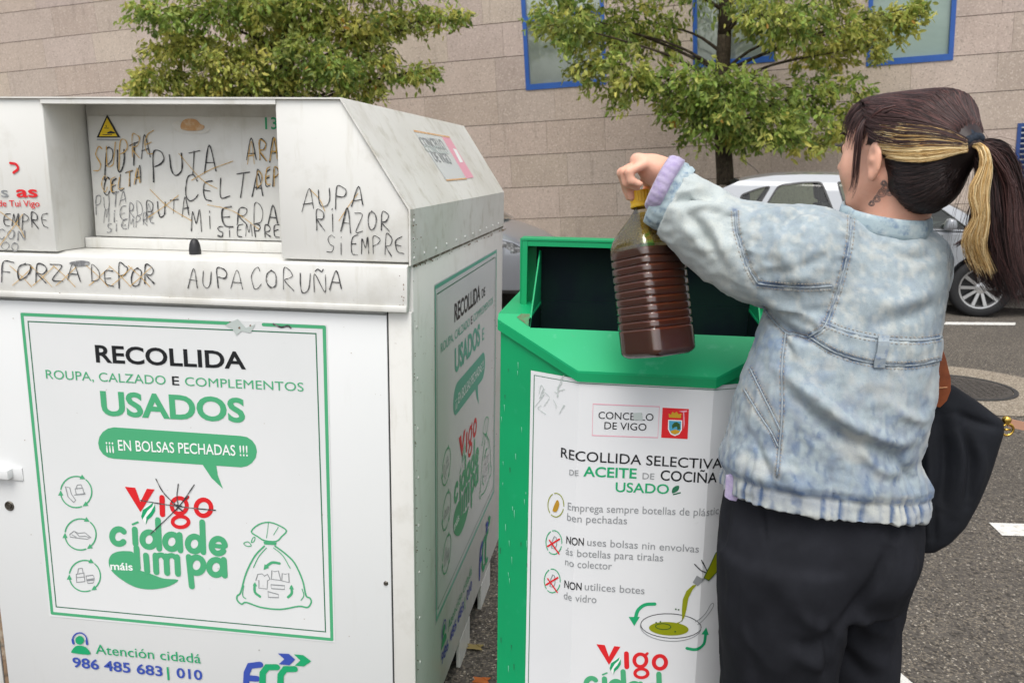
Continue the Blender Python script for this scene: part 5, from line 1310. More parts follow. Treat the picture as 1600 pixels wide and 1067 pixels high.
for k in range(24):
    a = 2 * math.pi * k / 24; m.tube([JM @ Vector((.0195 * math.cos(a), .0195 * math.sin(a), hc - .002)), JM @ Vector((.0195 * math.cos(a), .0195 * math.sin(a), hc + .015))], .0012, 5)
m.build('cap', cap_m, jug)
# ---------------------------------------------------------------- the woman
PZ = 1.45
DB = float(U(1300, 600, PZ) @ CW)            # depth of the body plane along CW
def BPt(px, py, dd=0.): return onw(px, py, DB + dd)     # photo pixel on the body plane (+dd metres further away)
UP = np.array([0, 0, 1.])
feet = BPt(1290, 900); 
person = thing('person', 'woman in a pale denim jacket, dark ponytail with blonde streak, reaching over the bin', 'person', (feet[0], feet[1], 0))
skin_m = mat('skin', srgb('#e2ab92'), .5, .4, sss=.15, noise=[(25, srgb('#d4917a'), .5, .75, .4), (9, srgb('#e9bba6'), .5, .7, .4)])
# ---- head frame
TA = R_(58)
HF = -CR * math.cos(TA) + CW * math.sin(TA); HL = np.cross(UP, HF); HU = UP.copy()
HF = nrm(HF - .03 * UP); HU = nrm(np.cross(HF, HL)); 
HC = BPt(1406, 219, .03); HS = 1.0
def H(x, y, z): return HC + (HF * x + HL * y + HU * z) * HS
HAX = (HF, HL, HU)
# ---- arm and hand key points
SH = BPt(1262, 385, .0); EL = BPt(1118, 372, .06); WR = BPt(1042, 276, .095)
HB = BPt(1006, 256, .092)          # knuckles
CAPP = jb + jax * (JL - .012)
# body: one continuous surface, finer where it is seen
xs = axis((-.10, .10, .0028), (.10, .34, .005), (.34, .50, .0036), (.50, .80, .009))
ys = axis((1.10, 1.36, .01), (1.36, 1.68, .004), (1.68, 1.95, .01))
zs = axis((0, 1.20, .014), (1.20, 1.36, .006), (1.36, 1.62, .0030), (1.62, 1.75, .006))
B = Field(xs, ys, zs)
B.ell(H(-.005, 0, .000), (.094 * HS, .073 * HS, .074 * HS), HAX, .01)
B.ell(H(.035, 0, -.045), (.055 * HS, .056 * HS, .075 * HS), HAX, .02)
B.ell(H(.045, 0, -.075), (.042 * HS, .042 * HS, .045 * HS), HAX, .02)
B.cone(H(.068, 0, -.112), H(.066, 0, -.108), .017, .017, .02)
for s in (-1, 1):
    B.ell(H(.050, s * .037, -.046), (.028 * HS, .028 * HS, .034 * HS), HAX, .016)
    B.cone(H(-.01, s * .055, -.06), H(.05, s * .035, -.105), .018, .014, .02)      # jaw line
    B.ell(H(.085, s * .030, -.010), (.012 * HS, .016 * HS, .010 * HS), HAX, .006, sub=True)
    B.ell(H(.074, s * .030, -.012), (.0125 * HS, .0125 * HS, .0125 * HS), HAX, .002)
B.cone(H(.084, 0, -.004), H(.107, 0, -.042), .007, .0095, .007); B.ell(H(.100, .009, -.045), (.008 * HS, .006 * HS, .006 * HS), HAX, .004); B.ell(H(.100, -.009, -.045), (.008 * HS, .006 * HS, .006 * HS), HAX, .004)
B.ell(H(.089, 0, -.071), (.010 * HS, .020 * HS, .0055 * HS), HAX, .004); B.ell(H(.087, 0, -.081), (.010 * HS, .018 * HS, .006 * HS), HAX, .004); B.ell(H(.1, 0, -.0762), (.008 * HS, .02 * HS, .0014 * HS), HAX, .002, sub=True)
NB = BPt(1384, 356, .02)
B.chain([H(-.012, 0, -.05), H(-.010, 0, -.105), NB - UP * .02], [.054, .046, .050], .02)
# near ear and far ear
for s in (1, -1):
    ec = H(-.012, s * .073, -.034); eax = (nrm(HF * .92 + HL * s * .30 * -1), nrm(HL * s * .92 + HF * .3), HU)
    eax = (nrm(HF - HL * s * .35), nrm(HL * s + HF * -.35 * -1 * 0 + HF * .35), HU)
    e0 = ec + HL * s * .008
    B.ell(e0, (.0175, .0060, .0305), eax, .004); B.ell(e0 - HU * .024 + HF * .003, (.008, .006, .010), eax, .004)
    B.ell(e0 + eax[1] * .006 + HF * .002 + HU * .002, (.0095, .0055, .0175), eax, .0025, sub=True)
    B.cone(ec, e0, .012, .008, .006)
# torso core, far arm and legs (under the clothes)
B.loft([(.80, BPt(1290, 820)[:2], .10, .07), (1.0, BPt(1300, 680)[:2], .11, .085), (1.25, BPt(1340, 470, .02)[:2], .11, .065), (1.36, BPt(1355, 405, .03)[:2], .09, .05), (NB[2] - .01, NB[:2], .05, .048)], .03, 2.2)
B.chain([SH, EL, WR, HB * .5 + WR * .5], [.045, .036, .026, .024], .015)
RS, RE, RW_ = BPt(1416, 412, .06), BPt(1404, 590, .13), BPt(1372, 640, .26)
B.chain([RS, RE, RW_], [.045, .034, .026], .015)
hipL, hipR = BPt(1222, 820, .0), BPt(1338, 820, .05)
for hp, dd in ((hipL, 0), (hipR, .03)):
    g = np.array([hp[0], hp[1], 0.]) + CW * dd
    B.chain([hp, g + (0, 0, .46), g + (0, 0, .09)], [.058, .046, .036], .03)
    B.cone(g + (0, 0, .05), g + (0, 0, .04) - CR * .10 + CW * .07, .035, .03, .02)
# left hand: back of the hand up, fingers folded down round the cap, thumb along the near side
hd = nrm(HB - WR); hs_n = nrm(np.cross(hd, UP)); 
if hs_n @ CW > 0: hs_n = -hs_n           # towards the viewer
hu = nrm(np.cross(hs_n, hd)); 
if hu[2] < 0: hu = -hu
pc = WR * .38 + HB * .62
B.ell(pc, (.043, .033, .0165), (hd, hs_n, hu), .012, p=2.6)
B.cone(WR, pc, .025, .02, .015)
kn = [HB + hd * .004 + hs_n * o - hu * abs(o) * .12 for o in (-.030, -.011, .009, .027)]
for i, k0 in enumerate(kn):
    L = (.036, .041, .039, .032)[i]; r = (.0088, .009, .0086, .0078)[i]
    p1 = k0 + hd * L * .56 - hu * L * .72; p2 = p1 - hu * L * .36 - hd * L * .34; p3 = p2 + hu * .002 - hd * L * .5
    if i < 2:
        p2 = jt - jax * .006 - CR * (.0235 - .003 * i) + CW * (.012 - .020 * i); p1 = p1 * .7 + (p2 + jax * .028) * .3; p3 = p2 - jax * .015 + CR * .003
    B.chain([k0, p1, p2, p3], [r * 1.1, r, r * .92, r * .8], .0035)
hs_n = -hs_n; tb = WR * .55 + HB * .45 + hs_n * .026 - hu * .004
B.chain([WR * .8 + HB * .2 + hs_n * .018, tb + hs_n * .006 - hu * .012, jt + CR * .022 + CW * .016 + jax * .012, jt + CR * .014 + CW * .021 - jax * .010], [.016, .0125, .0105, .0085], .006)
V, F = B.mesh(1)
body_o = meshobj('body', V, F, skin_m, person, True); bbv = BVHTree.FromPolygons([tuple(v) for v in V], [tuple(int(i) for i in f) for f in F])
# eye of the near side, brow and lashes
m = MB()
for s in (1, -1):
    m.lathe([(0, .0132), (.004, .0128), (.0085, .0098)], 16, Matrix.Translation(Vector(H(.0745, s * .030, -.012))) @ Vector(HF).to_track_quat('Z', 'Y').to_matrix().to_4x4())
m.build_each('iris', mat('iris', (.05, .03, .02), .2), person)
m = MB()
for s in (1, -1):
    for k in range(14):
        u = -1 + 2 * k / 13; p = H(.0845 - .002 * u * u, s * (.030 + .012 * u), -.006 - .002 * u * u); m.tube([p, p + HF * .007 + HU * .001 + HL * s * u * .003, p + HF * .011 + HU * .005 + HL * s * u * .004], [.0006, .0005, .0002], 4)
    m.tube([H(.090, s * .014, .010), H(.092, s * .026, .016), H(.083, s * .045, .012)], [.0016, .0022, .001], 5)
m.build('eyelashes', mat('lash', (.012, .009, .008), .6), person)

# ---------------------------------------------------------------- clothes
def paint(V, base):
    return np.tile(np.array(base, float), (len(V), 1))
class Cloth:
    """mesh whose surface is shaped and coloured along lines given in photo pixels; only the side towards the camera is touched"""
    def __init__(s, V, F):
        s.V, s.F = V, F; s.refresh()
    def refresh(s):
        s.N = vnormals(s.V, s.F); s.Q = projpx(s.V); d = s.V - CAM0; d /= np.linalg.norm(d, axis=1)[:, None]
        s.face = np.clip(-(s.N * d).sum(1) * 3 + .3, 0, 1)
    def fold(s, line, width, depth, sm=5):
        d, u, sd = distline(s.Q, smoothline([np.array(p, float) for p in line], sm) if sm else line)
        s.V = s.V + s.N * (np.exp(-(d / width) ** 2) * np.sin(np.clip(u, .03, .97) * math.pi) ** .6 * s.face * depth)[:, None]
    def field(s, fn): s.V = s.V + s.N * fn(s.V, s.Q, s.face)[:, None]
    def bvh(s): return BVHTree.FromPolygons([tuple(v) for v in s.V], [tuple(int(i) for i in f) for f in s.F])
def onsurf(bv, line, off, sub=6, step=None):
    out = []
    for p in smoothline([np.array(q, float) for q in line], sub):
        d = ray(*p); d = d / np.linalg.norm(d); h = bv.ray_cast(Vector(CAM0), Vector(d), 4)
        if h[0] is not None: out.append(np.array(h[0]) + np.array(h[1]) * off * (1 if h[1].dot(Vector(d)) < 0 else -1))
    return out
# ---- jacket
rowsT = [(356, 1352, 1440), (364, 1340, 1456), (375, 1305, 1472), (389, 1262, 1482), (402, 1244, 1487), (450, 1224, 1474), (500, 1200, 1465), (545, 1184, 1458), (600, 1164, 1454), (640, 1153, 1444), (680, 1144, 1433), (712, 1137, 1427), (740, 1134, 1434), (768, 1131, 1441), (800, 1132, 1443), (850, 1140, 1440)]
R3 = []
for (y, a, b) in rowsT:
    pa_, pb_3 = BPt(a, y), BPt(b, y); c = (pa_ + pb_3) / 2; hwid = np.linalg.norm(pb_3 - pa_) / 2; R3.append((c[2], c[:2] + (CW * .01)[:2], hwid, hwid * (.80 if y > 420 else .66)))
xs = axis((-.06, .62, .0042)); ys = axis((1.12, 1.92, .0046)); zs = axis((.78, 1.52, .0042))
J = Field(xs, ys, zs)
J.loft(R3, .02, 2.35)
J.chain([BPt(1322, 396, .01), BPt(1262, 404, .0), BPt(1185, 397, .03), BPt(1128, 374, .06), BPt(1085, 342, .075), BPt(1046, 306, .083)], [.060, .084, .076, .065, .058, .053], .03)
ca_ = nrm(BPt(1010, 277, .10) - BPt(1075, 308, .078)); c0 = BPt(1054, 311, .083)
sl, X_, Y_, Z_ = J.box(c0 - .14, c0 + .10); J.f[sl] = np.maximum(J.f[sl], ((X_ - c0[0]) * ca_[0] + (Y_ - c0[1]) * ca_[1] + (Z_ - c0[2]) * ca_[2]).astype(np.float32))
J.cone(BPt(1415, 403, .03), BPt(1430, 434, .05), .056, .058, .03)
J.chain([RS, RE, RW_], [.062, .055, .05], .02)
hemn = nrm(np.cross(BPt(1456, 800) - BPt(1130, 768), U(1340, 834, 1.31) - BPt(1130, 768)))
if hemn[2] > 0: hemn = -hemn
J.cut(BPt(1130, 768), hemn)
cax = nrm(WR - BPt(1080, 338, .075)); 
V, F = J.mesh(2)
jk = Cloth(V, F)
# large soft undulation of the cloth, then the folds the photo shows
jk.field(lambda V, Q, f: .009 * (fbm(V * np.array([1, 1, .7]), 9, 3, 2) - .5) - .006 * np.abs(fbm(V * np.array([1, 1, .8]), 20, 5, 2) - .5) ** .8 - .0035 * np.abs(fbm(V, 48, 6, 2) - .5))
def creases(V, Q, f):
    wq = V + .012 * np.stack([fbm(V, 14, 41, 2) - .5, fbm(V, 14, 42, 2) - .5, fbm(V, 14, 43, 2) - .5], 1)
    a = 1 - np.abs(2 * fbm(wq * np.array([1.2, 1.2, .55]), 26, 44, 2) - 1); b = 1 - np.abs(2 * fbm(wq * np.array([.6, .6, 1.3]), 30, 45, 2) - 1)
    lower = np.clip((Q[:, 1] - 520) / 120, 0, 1); slv = np.clip((1260 - Q[:, 0]) / 80, 0, 1) * np.clip((540 - Q[:, 1]) / 60, 0, 1)
    return .0034 * (np.clip(a - .62, 0, 1) * 2.4) ** 1.3 * (.35 + .65 * lower) + .0040 * (np.clip(b - .62, 0, 1) * 2.4) ** 1.3 * (.3 + .7 * slv)
jk.field(creases)
jk.refresh()
for ln, wd, dp in [
    ([(1215, 575), (1260, 610), (1320, 655), (1400, 690), (1440, 672)], 13, .011), ([(1225, 610), (1270, 650), (1330, 690), (1400, 715)], 12, -.009), ([(1320, 660), (1380, 735), (1440, 700)], 12, .006), ([(1385, 700), (1415, 740), (1430, 775)], 9, -.006), ([(1400, 640), (1430, 655), (1455, 650)], 10, .006),
    ([(1185, 480), (1230, 515), (1275, 535)], 9, -.012), ([(1180, 462), (1230, 480), (1290, 505)], 10, .007), ([(1200, 500), (1225, 535), (1240, 560)], 7, -.006), ([(1300, 470), (1240, 478), (1200, 470)], 12, .004),
    ([(1050, 315), (1085, 308), (1120, 312)], 8, -.012), ([(1070, 330), (1100, 322), (1150, 330)], 9, .008), ([(1060, 345), (1085, 370), (1110, 400)], 12, .006), ([(1095, 330), (1120, 365), (1150, 420)], 13, .008), ([(1075, 330), (1100, 365), (1122, 405)], 9, -.007), ([(1140, 340), (1160, 390), (1175, 440)], 9, -.006), ([(1170, 345), (1215, 332), (1260, 335)], 10, .005), ([(1205, 345), (1235, 420), (1270, 440)], 16, .006), ([(1220, 360), (1250, 330), (1290, 332)], 7, -.006),
    ([(1300, 395), (1250, 420), (1210, 425)], 10, -.005), ([(1345, 360), (1400, 385), (1460, 380)], 12, .004), ([(1355, 372), (1420, 402), (1478, 395)], 10, -.005), ([(1360, 480), (1420, 470), (1475, 440)], 16, .005), ([(1350, 510), (1410, 500), (1470, 470)], 12, -.004),
    ([(1190, 700), (1230, 740), (1260, 785)], 10, .005), ([(1160, 660), (1195, 720), (1215, 770)], 8, -.004), ([(1290, 720), (1300, 760), (1300, 790)], 9, -.004), ([(1340, 735), (1350, 770), (1345, 800)], 9, .005)]:
    jk.fold(ln, wd * .85, dp * 1.35)
jk.refresh()
# seams drawn in, puckers beside them, gathered hem
SEAMS = dict(armhole=[(1330, 335), (1327, 380), (1316, 430), (1302, 475), (1288, 510), (1262, 527)], yoke=[(1148, 330), (1152, 365), (1168, 415), (1184, 443)], yoke_low=[(1184, 443), (1220, 447), (1262, 449), (1300, 447)], belt_top=[(1284, 503), (1330, 520), (1385, 530), (1440, 532), (1476, 526)], belt_low=[(1266, 527), (1300, 548), (1340, 562), (1385, 570), (1430, 570), (1470, 562)], side=[(1228, 520), (1222, 570), (1222, 640), (1218, 700), (1214, 745)], under=[(1262, 527), (1240, 522), (1228, 520), (1205, 497), (1192, 478)], pocket_a=[(1163, 608), (1185, 645), (1205, 675), (1216, 698)], pocket_b=[(1172, 575), (1190, 612), (1208, 648), (1219, 672)])
def pucker(line, amp, per, width, sidew=1.0):
    d, u, sd = distline(jk.Q, smoothline([np.array(p, float) for p in line], 5)); L = sum(math.dist(line[i], line[i + 1]) for i in range(len(line) - 1))
    ph = u * L / per * 2 * math.pi
    jk.V = jk.V + jk.N * (amp * np.sin(ph + 2 * np.sin(ph * .37)) * np.exp(-((d - width * .6) / width) ** 2) * jk.face)[:, None]
for k in ('armhole', 'yoke', 'yoke_low', 'belt_top', 'belt_low'): pucker(SEAMS[k], .0016, 11, 7)
for k in SEAMS: jk.fold(SEAMS[k], 2.6, -.0022)
_bt = np.array(SEAMS['belt_top'], float); _bl = np.array(SEAMS['belt_low'], float)
_in = 1 / (1 + np.exp(-(jk.Q[:, 1] - np.interp(jk.Q[:, 0], _bt[:, 0], _bt[:, 1])) / 1.2)) / (1 + np.exp(-(np.interp(jk.Q[:, 0], _bl[:, 0], _bl[:, 1]) - jk.Q[:, 1]) / 1.2)) * np.clip((jk.Q[:, 0] - 1272) / 8, 0, 1)
jk.V = jk.V + jk.N * (_in * jk.face * .0048)[:, None]; jk.refresh()
HEM = [(1128, 742), (1190, 770), (1255, 793), (1310, 805), (1345, 806), (1395, 800), (1435, 785), (1458, 765)]
dh, uh, sdh = distline(jk.Q, smoothline([np.array(p, float) for p in HEM], 6))
HL2 = [(p[0], p[1] + 26) for p in HEM]
below = (jk.V - BPt(1130, 768)) @ hemn          # 0 at the hem edge, negative above
band = np.clip((below + .040) / .006, 0, 1)
ang_ = np.arctan2((jk.V - np.array([*R3[-3][1], 0])) @ CW, (jk.V - np.array([*R3[-3][1], 0])) @ CR)
gath = np.sin(ang_ * 46 + 3 * np.sin(ang_ * 7)) * .6 + np.sin(ang_ * 31 + 1) * .4
jk.V += jk.N * (band * gath * .0028 + np.exp(-((below + .041) / .006) ** 2) * -.006 + np.clip((below + .10) / .06, 0, 1) * (1 - band) * (.010 + gath * .003))[:, None]
jk.refresh()
# acid-washed colour
n1 = .3 * fbm(jk.V, 16, 1, 3) + .7 * fbm(jk.V * np.array([1, 1, .6]), 60, 8, 3); n2 = fbm(jk.V * np.array([1, 1, .7]), 105, 2, 3); n3 = fbm(jk.V, 150, 4, 2)
pale = np.array(srgb('#97a3a8')); white = np.array(srgb('#bfc0b8')); blue_ = np.array(srgb('#74859a')); deep = np.array(srgb('#465d80'))
mx = lambda a, b, t: a * (1 - t[:, None]) + b * t[:, None]
col = paint(jk.V, pale); col = mx(col, blue_, np.clip((n1 - .47) * 3.2, 0, .75) * (.4 + .6 * np.clip((jk.Q[:, 1] - 480) / 120, 0, 1))); col = mx(col, white, np.clip((n2 - .50) * 3, 0, .5) * np.clip(1.4 - np.clip((n1 - .5) * 3, 0, 1), 0, 1))
col = col * (1 + .34 * (n3 - .5))[:, None]
# paler sleeve
sl_ = np.clip((1185 - jk.Q[:, 0]) / 60, 0, 1) * np.clip((520 - jk.Q[:, 1]) / 40, 0, 1); col = mx(col, np.array(srgb('#bfc5c0')), sl_ * .65)
low = np.clip((jk.Q[:, 1] - 560) / 120, 0, 1); col = mx(col, blue_ * .85, low * np.clip((n2 - .46) * 4, 0, .7)); col = mx(col, deep, low * np.clip((fbm(jk.V * np.array([1.6, 1.6, .7]), 55, 17, 3) - .60) * 6, 0, .55)); col = mx(col, white, low * np.clip((fbm(jk.V, 20, 9, 2) - .5) * 4, 0, .6))
tox = (jk.V - BPt(1180, 640)) 
for k, ln in SEAMS.items():
    d, u, sd = distline(jk.Q, smoothline([np.array(p, float) for p in ln], 5)); nz = fbm(jk.V, 75, 11, 2)
    t = np.exp(-(d / 6.5) ** 2) * np.clip((nz - .42) * 4.5, 0, 1) * jk.face; col = mx(col, deep, t * .95)
    t = np.exp(-(d / 2.3) ** 2) * np.clip((fbm(jk.V, 140, 13, 2) - .25) * 3, 0, 1) * jk.face; col = mx(col, np.array(srgb('#3c4f6c')), t * .75)
    t = np.exp(-((d - 4) / 2.2) ** 2) * np.clip((fbm(jk.V, 60, 12, 2) - .45) * 4, 0, 1) * jk.face; col = mx(col, white, t * .7)
ht = np.clip((below + .075) / .05, 0, 1) * np.clip((fbm(jk.V, 26, 15, 2) - .42) * 4, 0, 1); col = mx(col, deep, ht * .85)
st = band * np.clip(-gath * 1.3 + (n2 - .5) * 2, 0, 1); col = mx(mx(col, white, band * .5), deep, st * .95)
t = np.exp(-((below + .041) / .0035) ** 2); col = mx(col, deep, t * np.clip((n2 - .35) * 3, 0, .9))
side_l = np.clip((1235 - jk.Q[:, 0]) / 20, 0, 1) * np.clip((jk.Q[:, 1] - 500) / 30, 0, 1) * np.clip((600 - jk.Q[:, 1]) / 60, 0, 1); col = mx(col, np.array(srgb('#5f7ca0')), side_l * np.clip((n2 - .38) * 3, 0, .75))
denim = mat('denim', attr='Col', rough=.85, spec=.2, sheen=.15, noise=[(420, srgb('#6f8296'), .52, .7, .35), (900, srgb('#e2e4de'), .55, .75, .25)], bump=[(520, .25, .0012), (60, .12, .004)])
jo = meshobj('jacket', jk.V, jk.F, denim, person, True, cols=np.clip(col, .02, .9))
bv = jk.bvh()
# raised seams with stitches
thr = mat('seam_denim', srgb('#96a0a6'), .9, .1, noise=[(110, srgb('#5f7190'), .52, .68, .7)]); tan_t = mat('tan_thread', srgb('#a9a196'), .8, .2, noise=[(300, srgb('#8d857b'), .4, .6, .8)])
for k, ln in SEAMS.items():
    m = MB(); P = onsurf(bv, ln, .0006, 8)
    if len(P) > 2: m.tube(P, .0015, 6); m.build('seam', thr, jo, smooth=True)
    m = MB()
    for o in (-5.5, 5.5) if k in ('armhole', 'yoke', 'yoke_low', 'belt_top', 'belt_low') else (-3.2, 3.2):
        L2 = smoothline([np.array(p, float) for p in ln], 8); L3 = []
        for i in range(len(L2)):
            tt = nrm(np.append(L2[min(i + 1, len(L2) - 1)] - L2[max(0, i - 1)], 0))[:2]; L3.append(L2[i] + np.array([-tt[1], tt[0]]) * o)
        P = onsurf(bv, L3, .0005, 2)
        for i in range(0, len(P) - 1, 2):
            if np.linalg.norm(P[i + 1] - P[i]) < .02: m.tube([P[i], P[i + 1]], .0007, 4)
    if m.v: m.build('stitching', tan_t, jo)
# belt loop
m = MB(); P = onsurf(bv, [(1380, 524), (1378, 545), (1372, 574)], .002, 4)
if len(P) > 2:
    for i in range(len(P) - 1):
        a, b = P[i], P[i + 1]; w_ = CR * .0085; nn = -CW * .003; m.prism([a - w_, a + w_, b + w_, b - w_], nn)
m.build('belt_loop', thr, jo)
# collar: a folded band round the neck
def band3(pts_in, h_fn, thick, name, m_, parent): pass
nc = BPt(1384, 340, .02)
m = MB(); n = 72; prof = [(-.026, .070), (-.012, .0745), (.004, .073), (.012, .0705), (.0125, .0675), (.006, .065), (-.012, .062)]
for k in range(n):
    a = 2 * math.pi * k / n; d = CR * math.cos(a) * 1.0 + CW * math.sin(a) * .95
    tilt = -.006 * math.cos(a) + .012 * math.sin(a)
    wob = .002 * math.sin(a * 5 + 1) + .0016 * math.sin(a * 11)
    for (h, r) in prof: m.v.append(tuple(nc + d * (r + wob) + UP * (h + tilt)))
kk = len(prof)
for k in range(n):
    for j in range(kk): m.f.append((k * kk + j, ((k + 1) % n) * kk + j, ((k + 1) % n) * kk + (j + 1) % kk, k * kk + (j + 1) % kk)); m.mi.append(0)
col_o = m.build('collar', mat('denim_collar', srgb('#a3b4ba'), .85, .2, noise=[(60, srgb('#5a7291'), .5, .68, .7), (35, srgb('#cfd4cf'), .5, .7, .6)], bump=[(400, .3, .001), (60, .3, .004)]), jo, smooth=True)
# left cuff: denim band, lilac ribbed sleeve inside
def sleeve_ring(m, stations, n=48, rib=0, ribn=30):
    b = len(m.v); up_ = nrm(np.cross(ca_, CW)); sd_ = nrm(np.cross(ca_, up_))
    for i_, (c, r) in enumerate(stations):
        for k in range(n):
            a = 2 * math.pi * k / n; q = r * (1 + rib * math.sin(ribn * a) + .03 * math.sin(2 * a + 1) + .025 * math.sin(5 * a + i_ * 1.3) + .012 * math.sin(13 * a + i_ * 2.1)); m.v.append(tuple(c + up_ * math.cos(a) * q * 1.12 + sd_ * math.sin(a) * q * .9))
    for i in range(len(stations) - 1):
        for k in range(n): m.f.append((b + i * n + k, b + i * n + (k + 1) % n, b + (i + 1) * n + (k + 1) % n, b + (i + 1) * n + k)); m.mi.append(0)
m = MB(); sleeve_ring(m, [(c0 - ca_ * .010, .050), (c0 - ca_ * .002, .0545), (c0 + ca_ * .003, .0525), (c0 + ca_ * .007, .0545), (c0 + ca_ * .018, .0535), (c0 + ca_ * .028, .051), (c0 + ca_ * .031, .048), (c0 + ca_ * .022, .046)], 96, .012, 22); m.build('cuff', MATS['denim_collar'], jo, smooth=True)
LC = BPt(1030, 285, .078)
m = MB(); sleeve_ring(m, [(c0 + ca_ * .010, .042), (LC - ca_ * .022, .0455), (LC - ca_ * .010, .0455), (LC, .0435), (LC + ca_ * .004, .040), (LC - ca_ * .004, .038), (LC - ca_ * .02, .036)], 96, .012, 24); m.build('sweater_cuff', mat('lilac_knit', srgb('#aea3bf'), .9, .1, noise=[(90, srgb('#9a8bb5'), .45, .65, .7)], bump=[(260, .4, .002)], sheen=.3), person, smooth=True)
# lilac shirt hem peeping out under the jacket
m = MB(); P = [BPt(x, y, -.075 + .055 * math.sin((1215 - x) / 85 * 1.5 - .1)) for x, y in ((1133, 778), (1140, 780), (1150, 782), (1163, 782))]
m.prism([P[0] + UP * .04, P[1] + UP * .045, P[2] + UP * .045, P[3] + UP * .04, P[3] + UP * .006, P[2] - UP * .001, P[1] - UP * .001, P[0] + UP * .002], CW * .006); m.build('shirt_hem', MATS['lilac_knit'], person)

# ---- trousers
TR = Field(axis((.02, .62, .0055)), axis((1.10, 1.80, .006)), axis((.02, .98, .0065)))
def trow(y, a, b, dd, ratio):
    p, q = BPt(a, y, dd), BPt(b, y, dd); c = (p + q) / 2; h = np.linalg.norm(q - p) / 2; return (c[2], c[:2], h, h * ratio)
pel = [trow(760, 1142, 1436, .01, .66), trow(820, 1131, 1430, .01, .70), trow(870, 1128, 1420, .01, .72), trow(925, 1128, 1402, .01, .70)]
TR.loft(pel, .02, 2.3)
legL = [trow(860, 1130, 1335, -.02, .95), trow(925, 1126, 1322, -.02, .95), trow(980, 1127, 1312, -.02, .95), trow(1030, 1130, 1302, -.01, 1.0), trow(1067, 1132, 1297, 0, 1.0)]
c_, hw_ = legL[-1][1], legL[-1][2]; legL += [(.35, c_ + (CW * .0)[:2], .098, .105), (.06, c_ + (CW * .01)[:2], .098, .11)]
legR = [trow(860, 1265, 1424, .05, 1.0), trow(925, 1262, 1406, .07, 1.0), trow(980, 1258, 1395, .09, 1.05), trow(1030, 1252, 1393, .10, 1.1), trow(1067, 1250, 1391, .11, 1.1)]
c_ = legR[-1][1]; legR += [(.35, c_ + (CW * .02)[:2], .095, .105), (.06, c_ + (CW * .04)[:2], .098, .11)]
TR.loft(legR, .012, 2.2); TR.loft(legL, .012, 2.2)
for (x, y, r) in ((1225, 880, .088), (1352, 868, .075)): TR.ell(BPt(x, y, -.035), (r, .085, r * 1.05), (CR, CW, UP), .03)
V, F = TR.mesh(2); tr_ = Cloth(V, F)
tr_.field(lambda V, Q, f: .005 * (np.clip(1 - np.abs(2 * fbm(V * np.array([1.2, 1.2, .45]), 18, 51, 2) - 1) - .55, 0, 1) * 2.2) + .007 * (fbm(V * np.array([1, 1, .6]), 10, 21, 2) - .5)); tr_.refresh()
for ln, wd, dp in [([(1385, 860), (1372, 900), (1340, 945), (1310, 982)], 9, -.016), ([(1300, 980), (1296, 1020), (1290, 1067)], 8, -.014), ([(1230, 1000), (1270, 1010), (1305, 985)], 12, -.008), ([(1240, 1020), (1280, 1040), (1300, 1010)], 11, .008), ([(1240, 945), (1270, 975), (1300, 985)], 12, .008), ([(1320, 995), (1360, 1030), (1390, 1045)], 13, .011), ([(1315, 1010), (1345, 1050), (1365, 1067)], 10, -.009), ([(1330, 960), (1370, 985), (1395, 990)], 10, .006), ([(1191, 780), (1193, 815), (1196, 850)], 3, -.006), ([(1396, 830), (1398, 870), (1394, 900)], 7, -.006), ([(1170, 960), (1175, 1010), (1180, 1060)], 9, -.004), ([(1180, 870), (1230, 925), (1280, 945)], 18, .005)]:
    tr_.fold(ln, wd, dp)
tro = meshobj('trousers', tr_.V, tr_.F, mat('black_trousers', srgb('#25262b'), .9, .1, noise=[(5, srgb('#111214'), .4, .7, .6), (300, srgb('#212226'), .55, .75, .5)], bump=[(600, .2, .001), (30, .1, .004)]), person, True)
# shoes
for hp, dd in ((legL[-1][1], 0), (legR[-1][1], 0)):
    g = np.array([hp[0], hp[1], 0.]); toe = -CR * .75 + CW * .66
    S = Field(axis((g[0] - .25, g[0] + .25, .008)), axis((g[1] - .25, g[1] + .25, .008)), axis((-.02, .16, .007)))
    S.cone(g + (0, 0, .04) - toe * .05, g + (0, 0, .035) + toe * .16, .042, .038, .02); S.cone(g + (0, 0, .05) - toe * .03, g + (0, 0, .11), .04, .05, .02); S.cut((0, 0, .001), (0, 0, -1))
    V, F = S.mesh(1); meshobj('shoe', V, F, mat('black_shoe', (.02, .02, .022), .4), person, True)

# ---------------------------------------------------------------- hair
hair_m = mat('dark_hair', attr='Col', rough=.42, spec=.35); blond_m = mat('blonde_hair', attr='Col', rough=.45, spec=.35)
DARK = [srgb('#3a2a29'), srgb('#463230'), srgb('#2a1f1f'), srgb('#573a37'), srgb('#3f2c2a')]; BLACK = [srgb('#221a1a'), srgb('#2b2121'), srgb('#1a1414'), srgb('#372a28')]; BLOND = [srgb('#c9a972'), srgb('#dcc08c'), srgb('#b08c52'), srgb('#e6d3a6'), srgb('#9a7644')]; AUB = [srgb('#46302d'), srgb('#3d2826'), srgb('#543733')]
TIE = BPt(1514, 229, -.085)
S = Field(axis((.36, .66, .0034)), axis((1.24, 1.70, .0034)), axis((1.38, 1.68, .0034)))
S.ell(H(-.012, 0, .000), (.098, .080, .074), HAX, .008)
S.ell(H(.045, 0, .032), (.052, .062, .038), HAX, .02)
S.chain([H(-.050, .015, -.050), H(-.085, .01, -.020), TIE - (TIE - H(-.08, 0, .01)) * .3], [.052, .050, .022], .02)
S.ell(BPt(1449, 285, -.035), (.052, .046, .047), (CR, CW, UP), .02)
S.cone(H(-.070, .0, .006), TIE, .066, .014, .02)
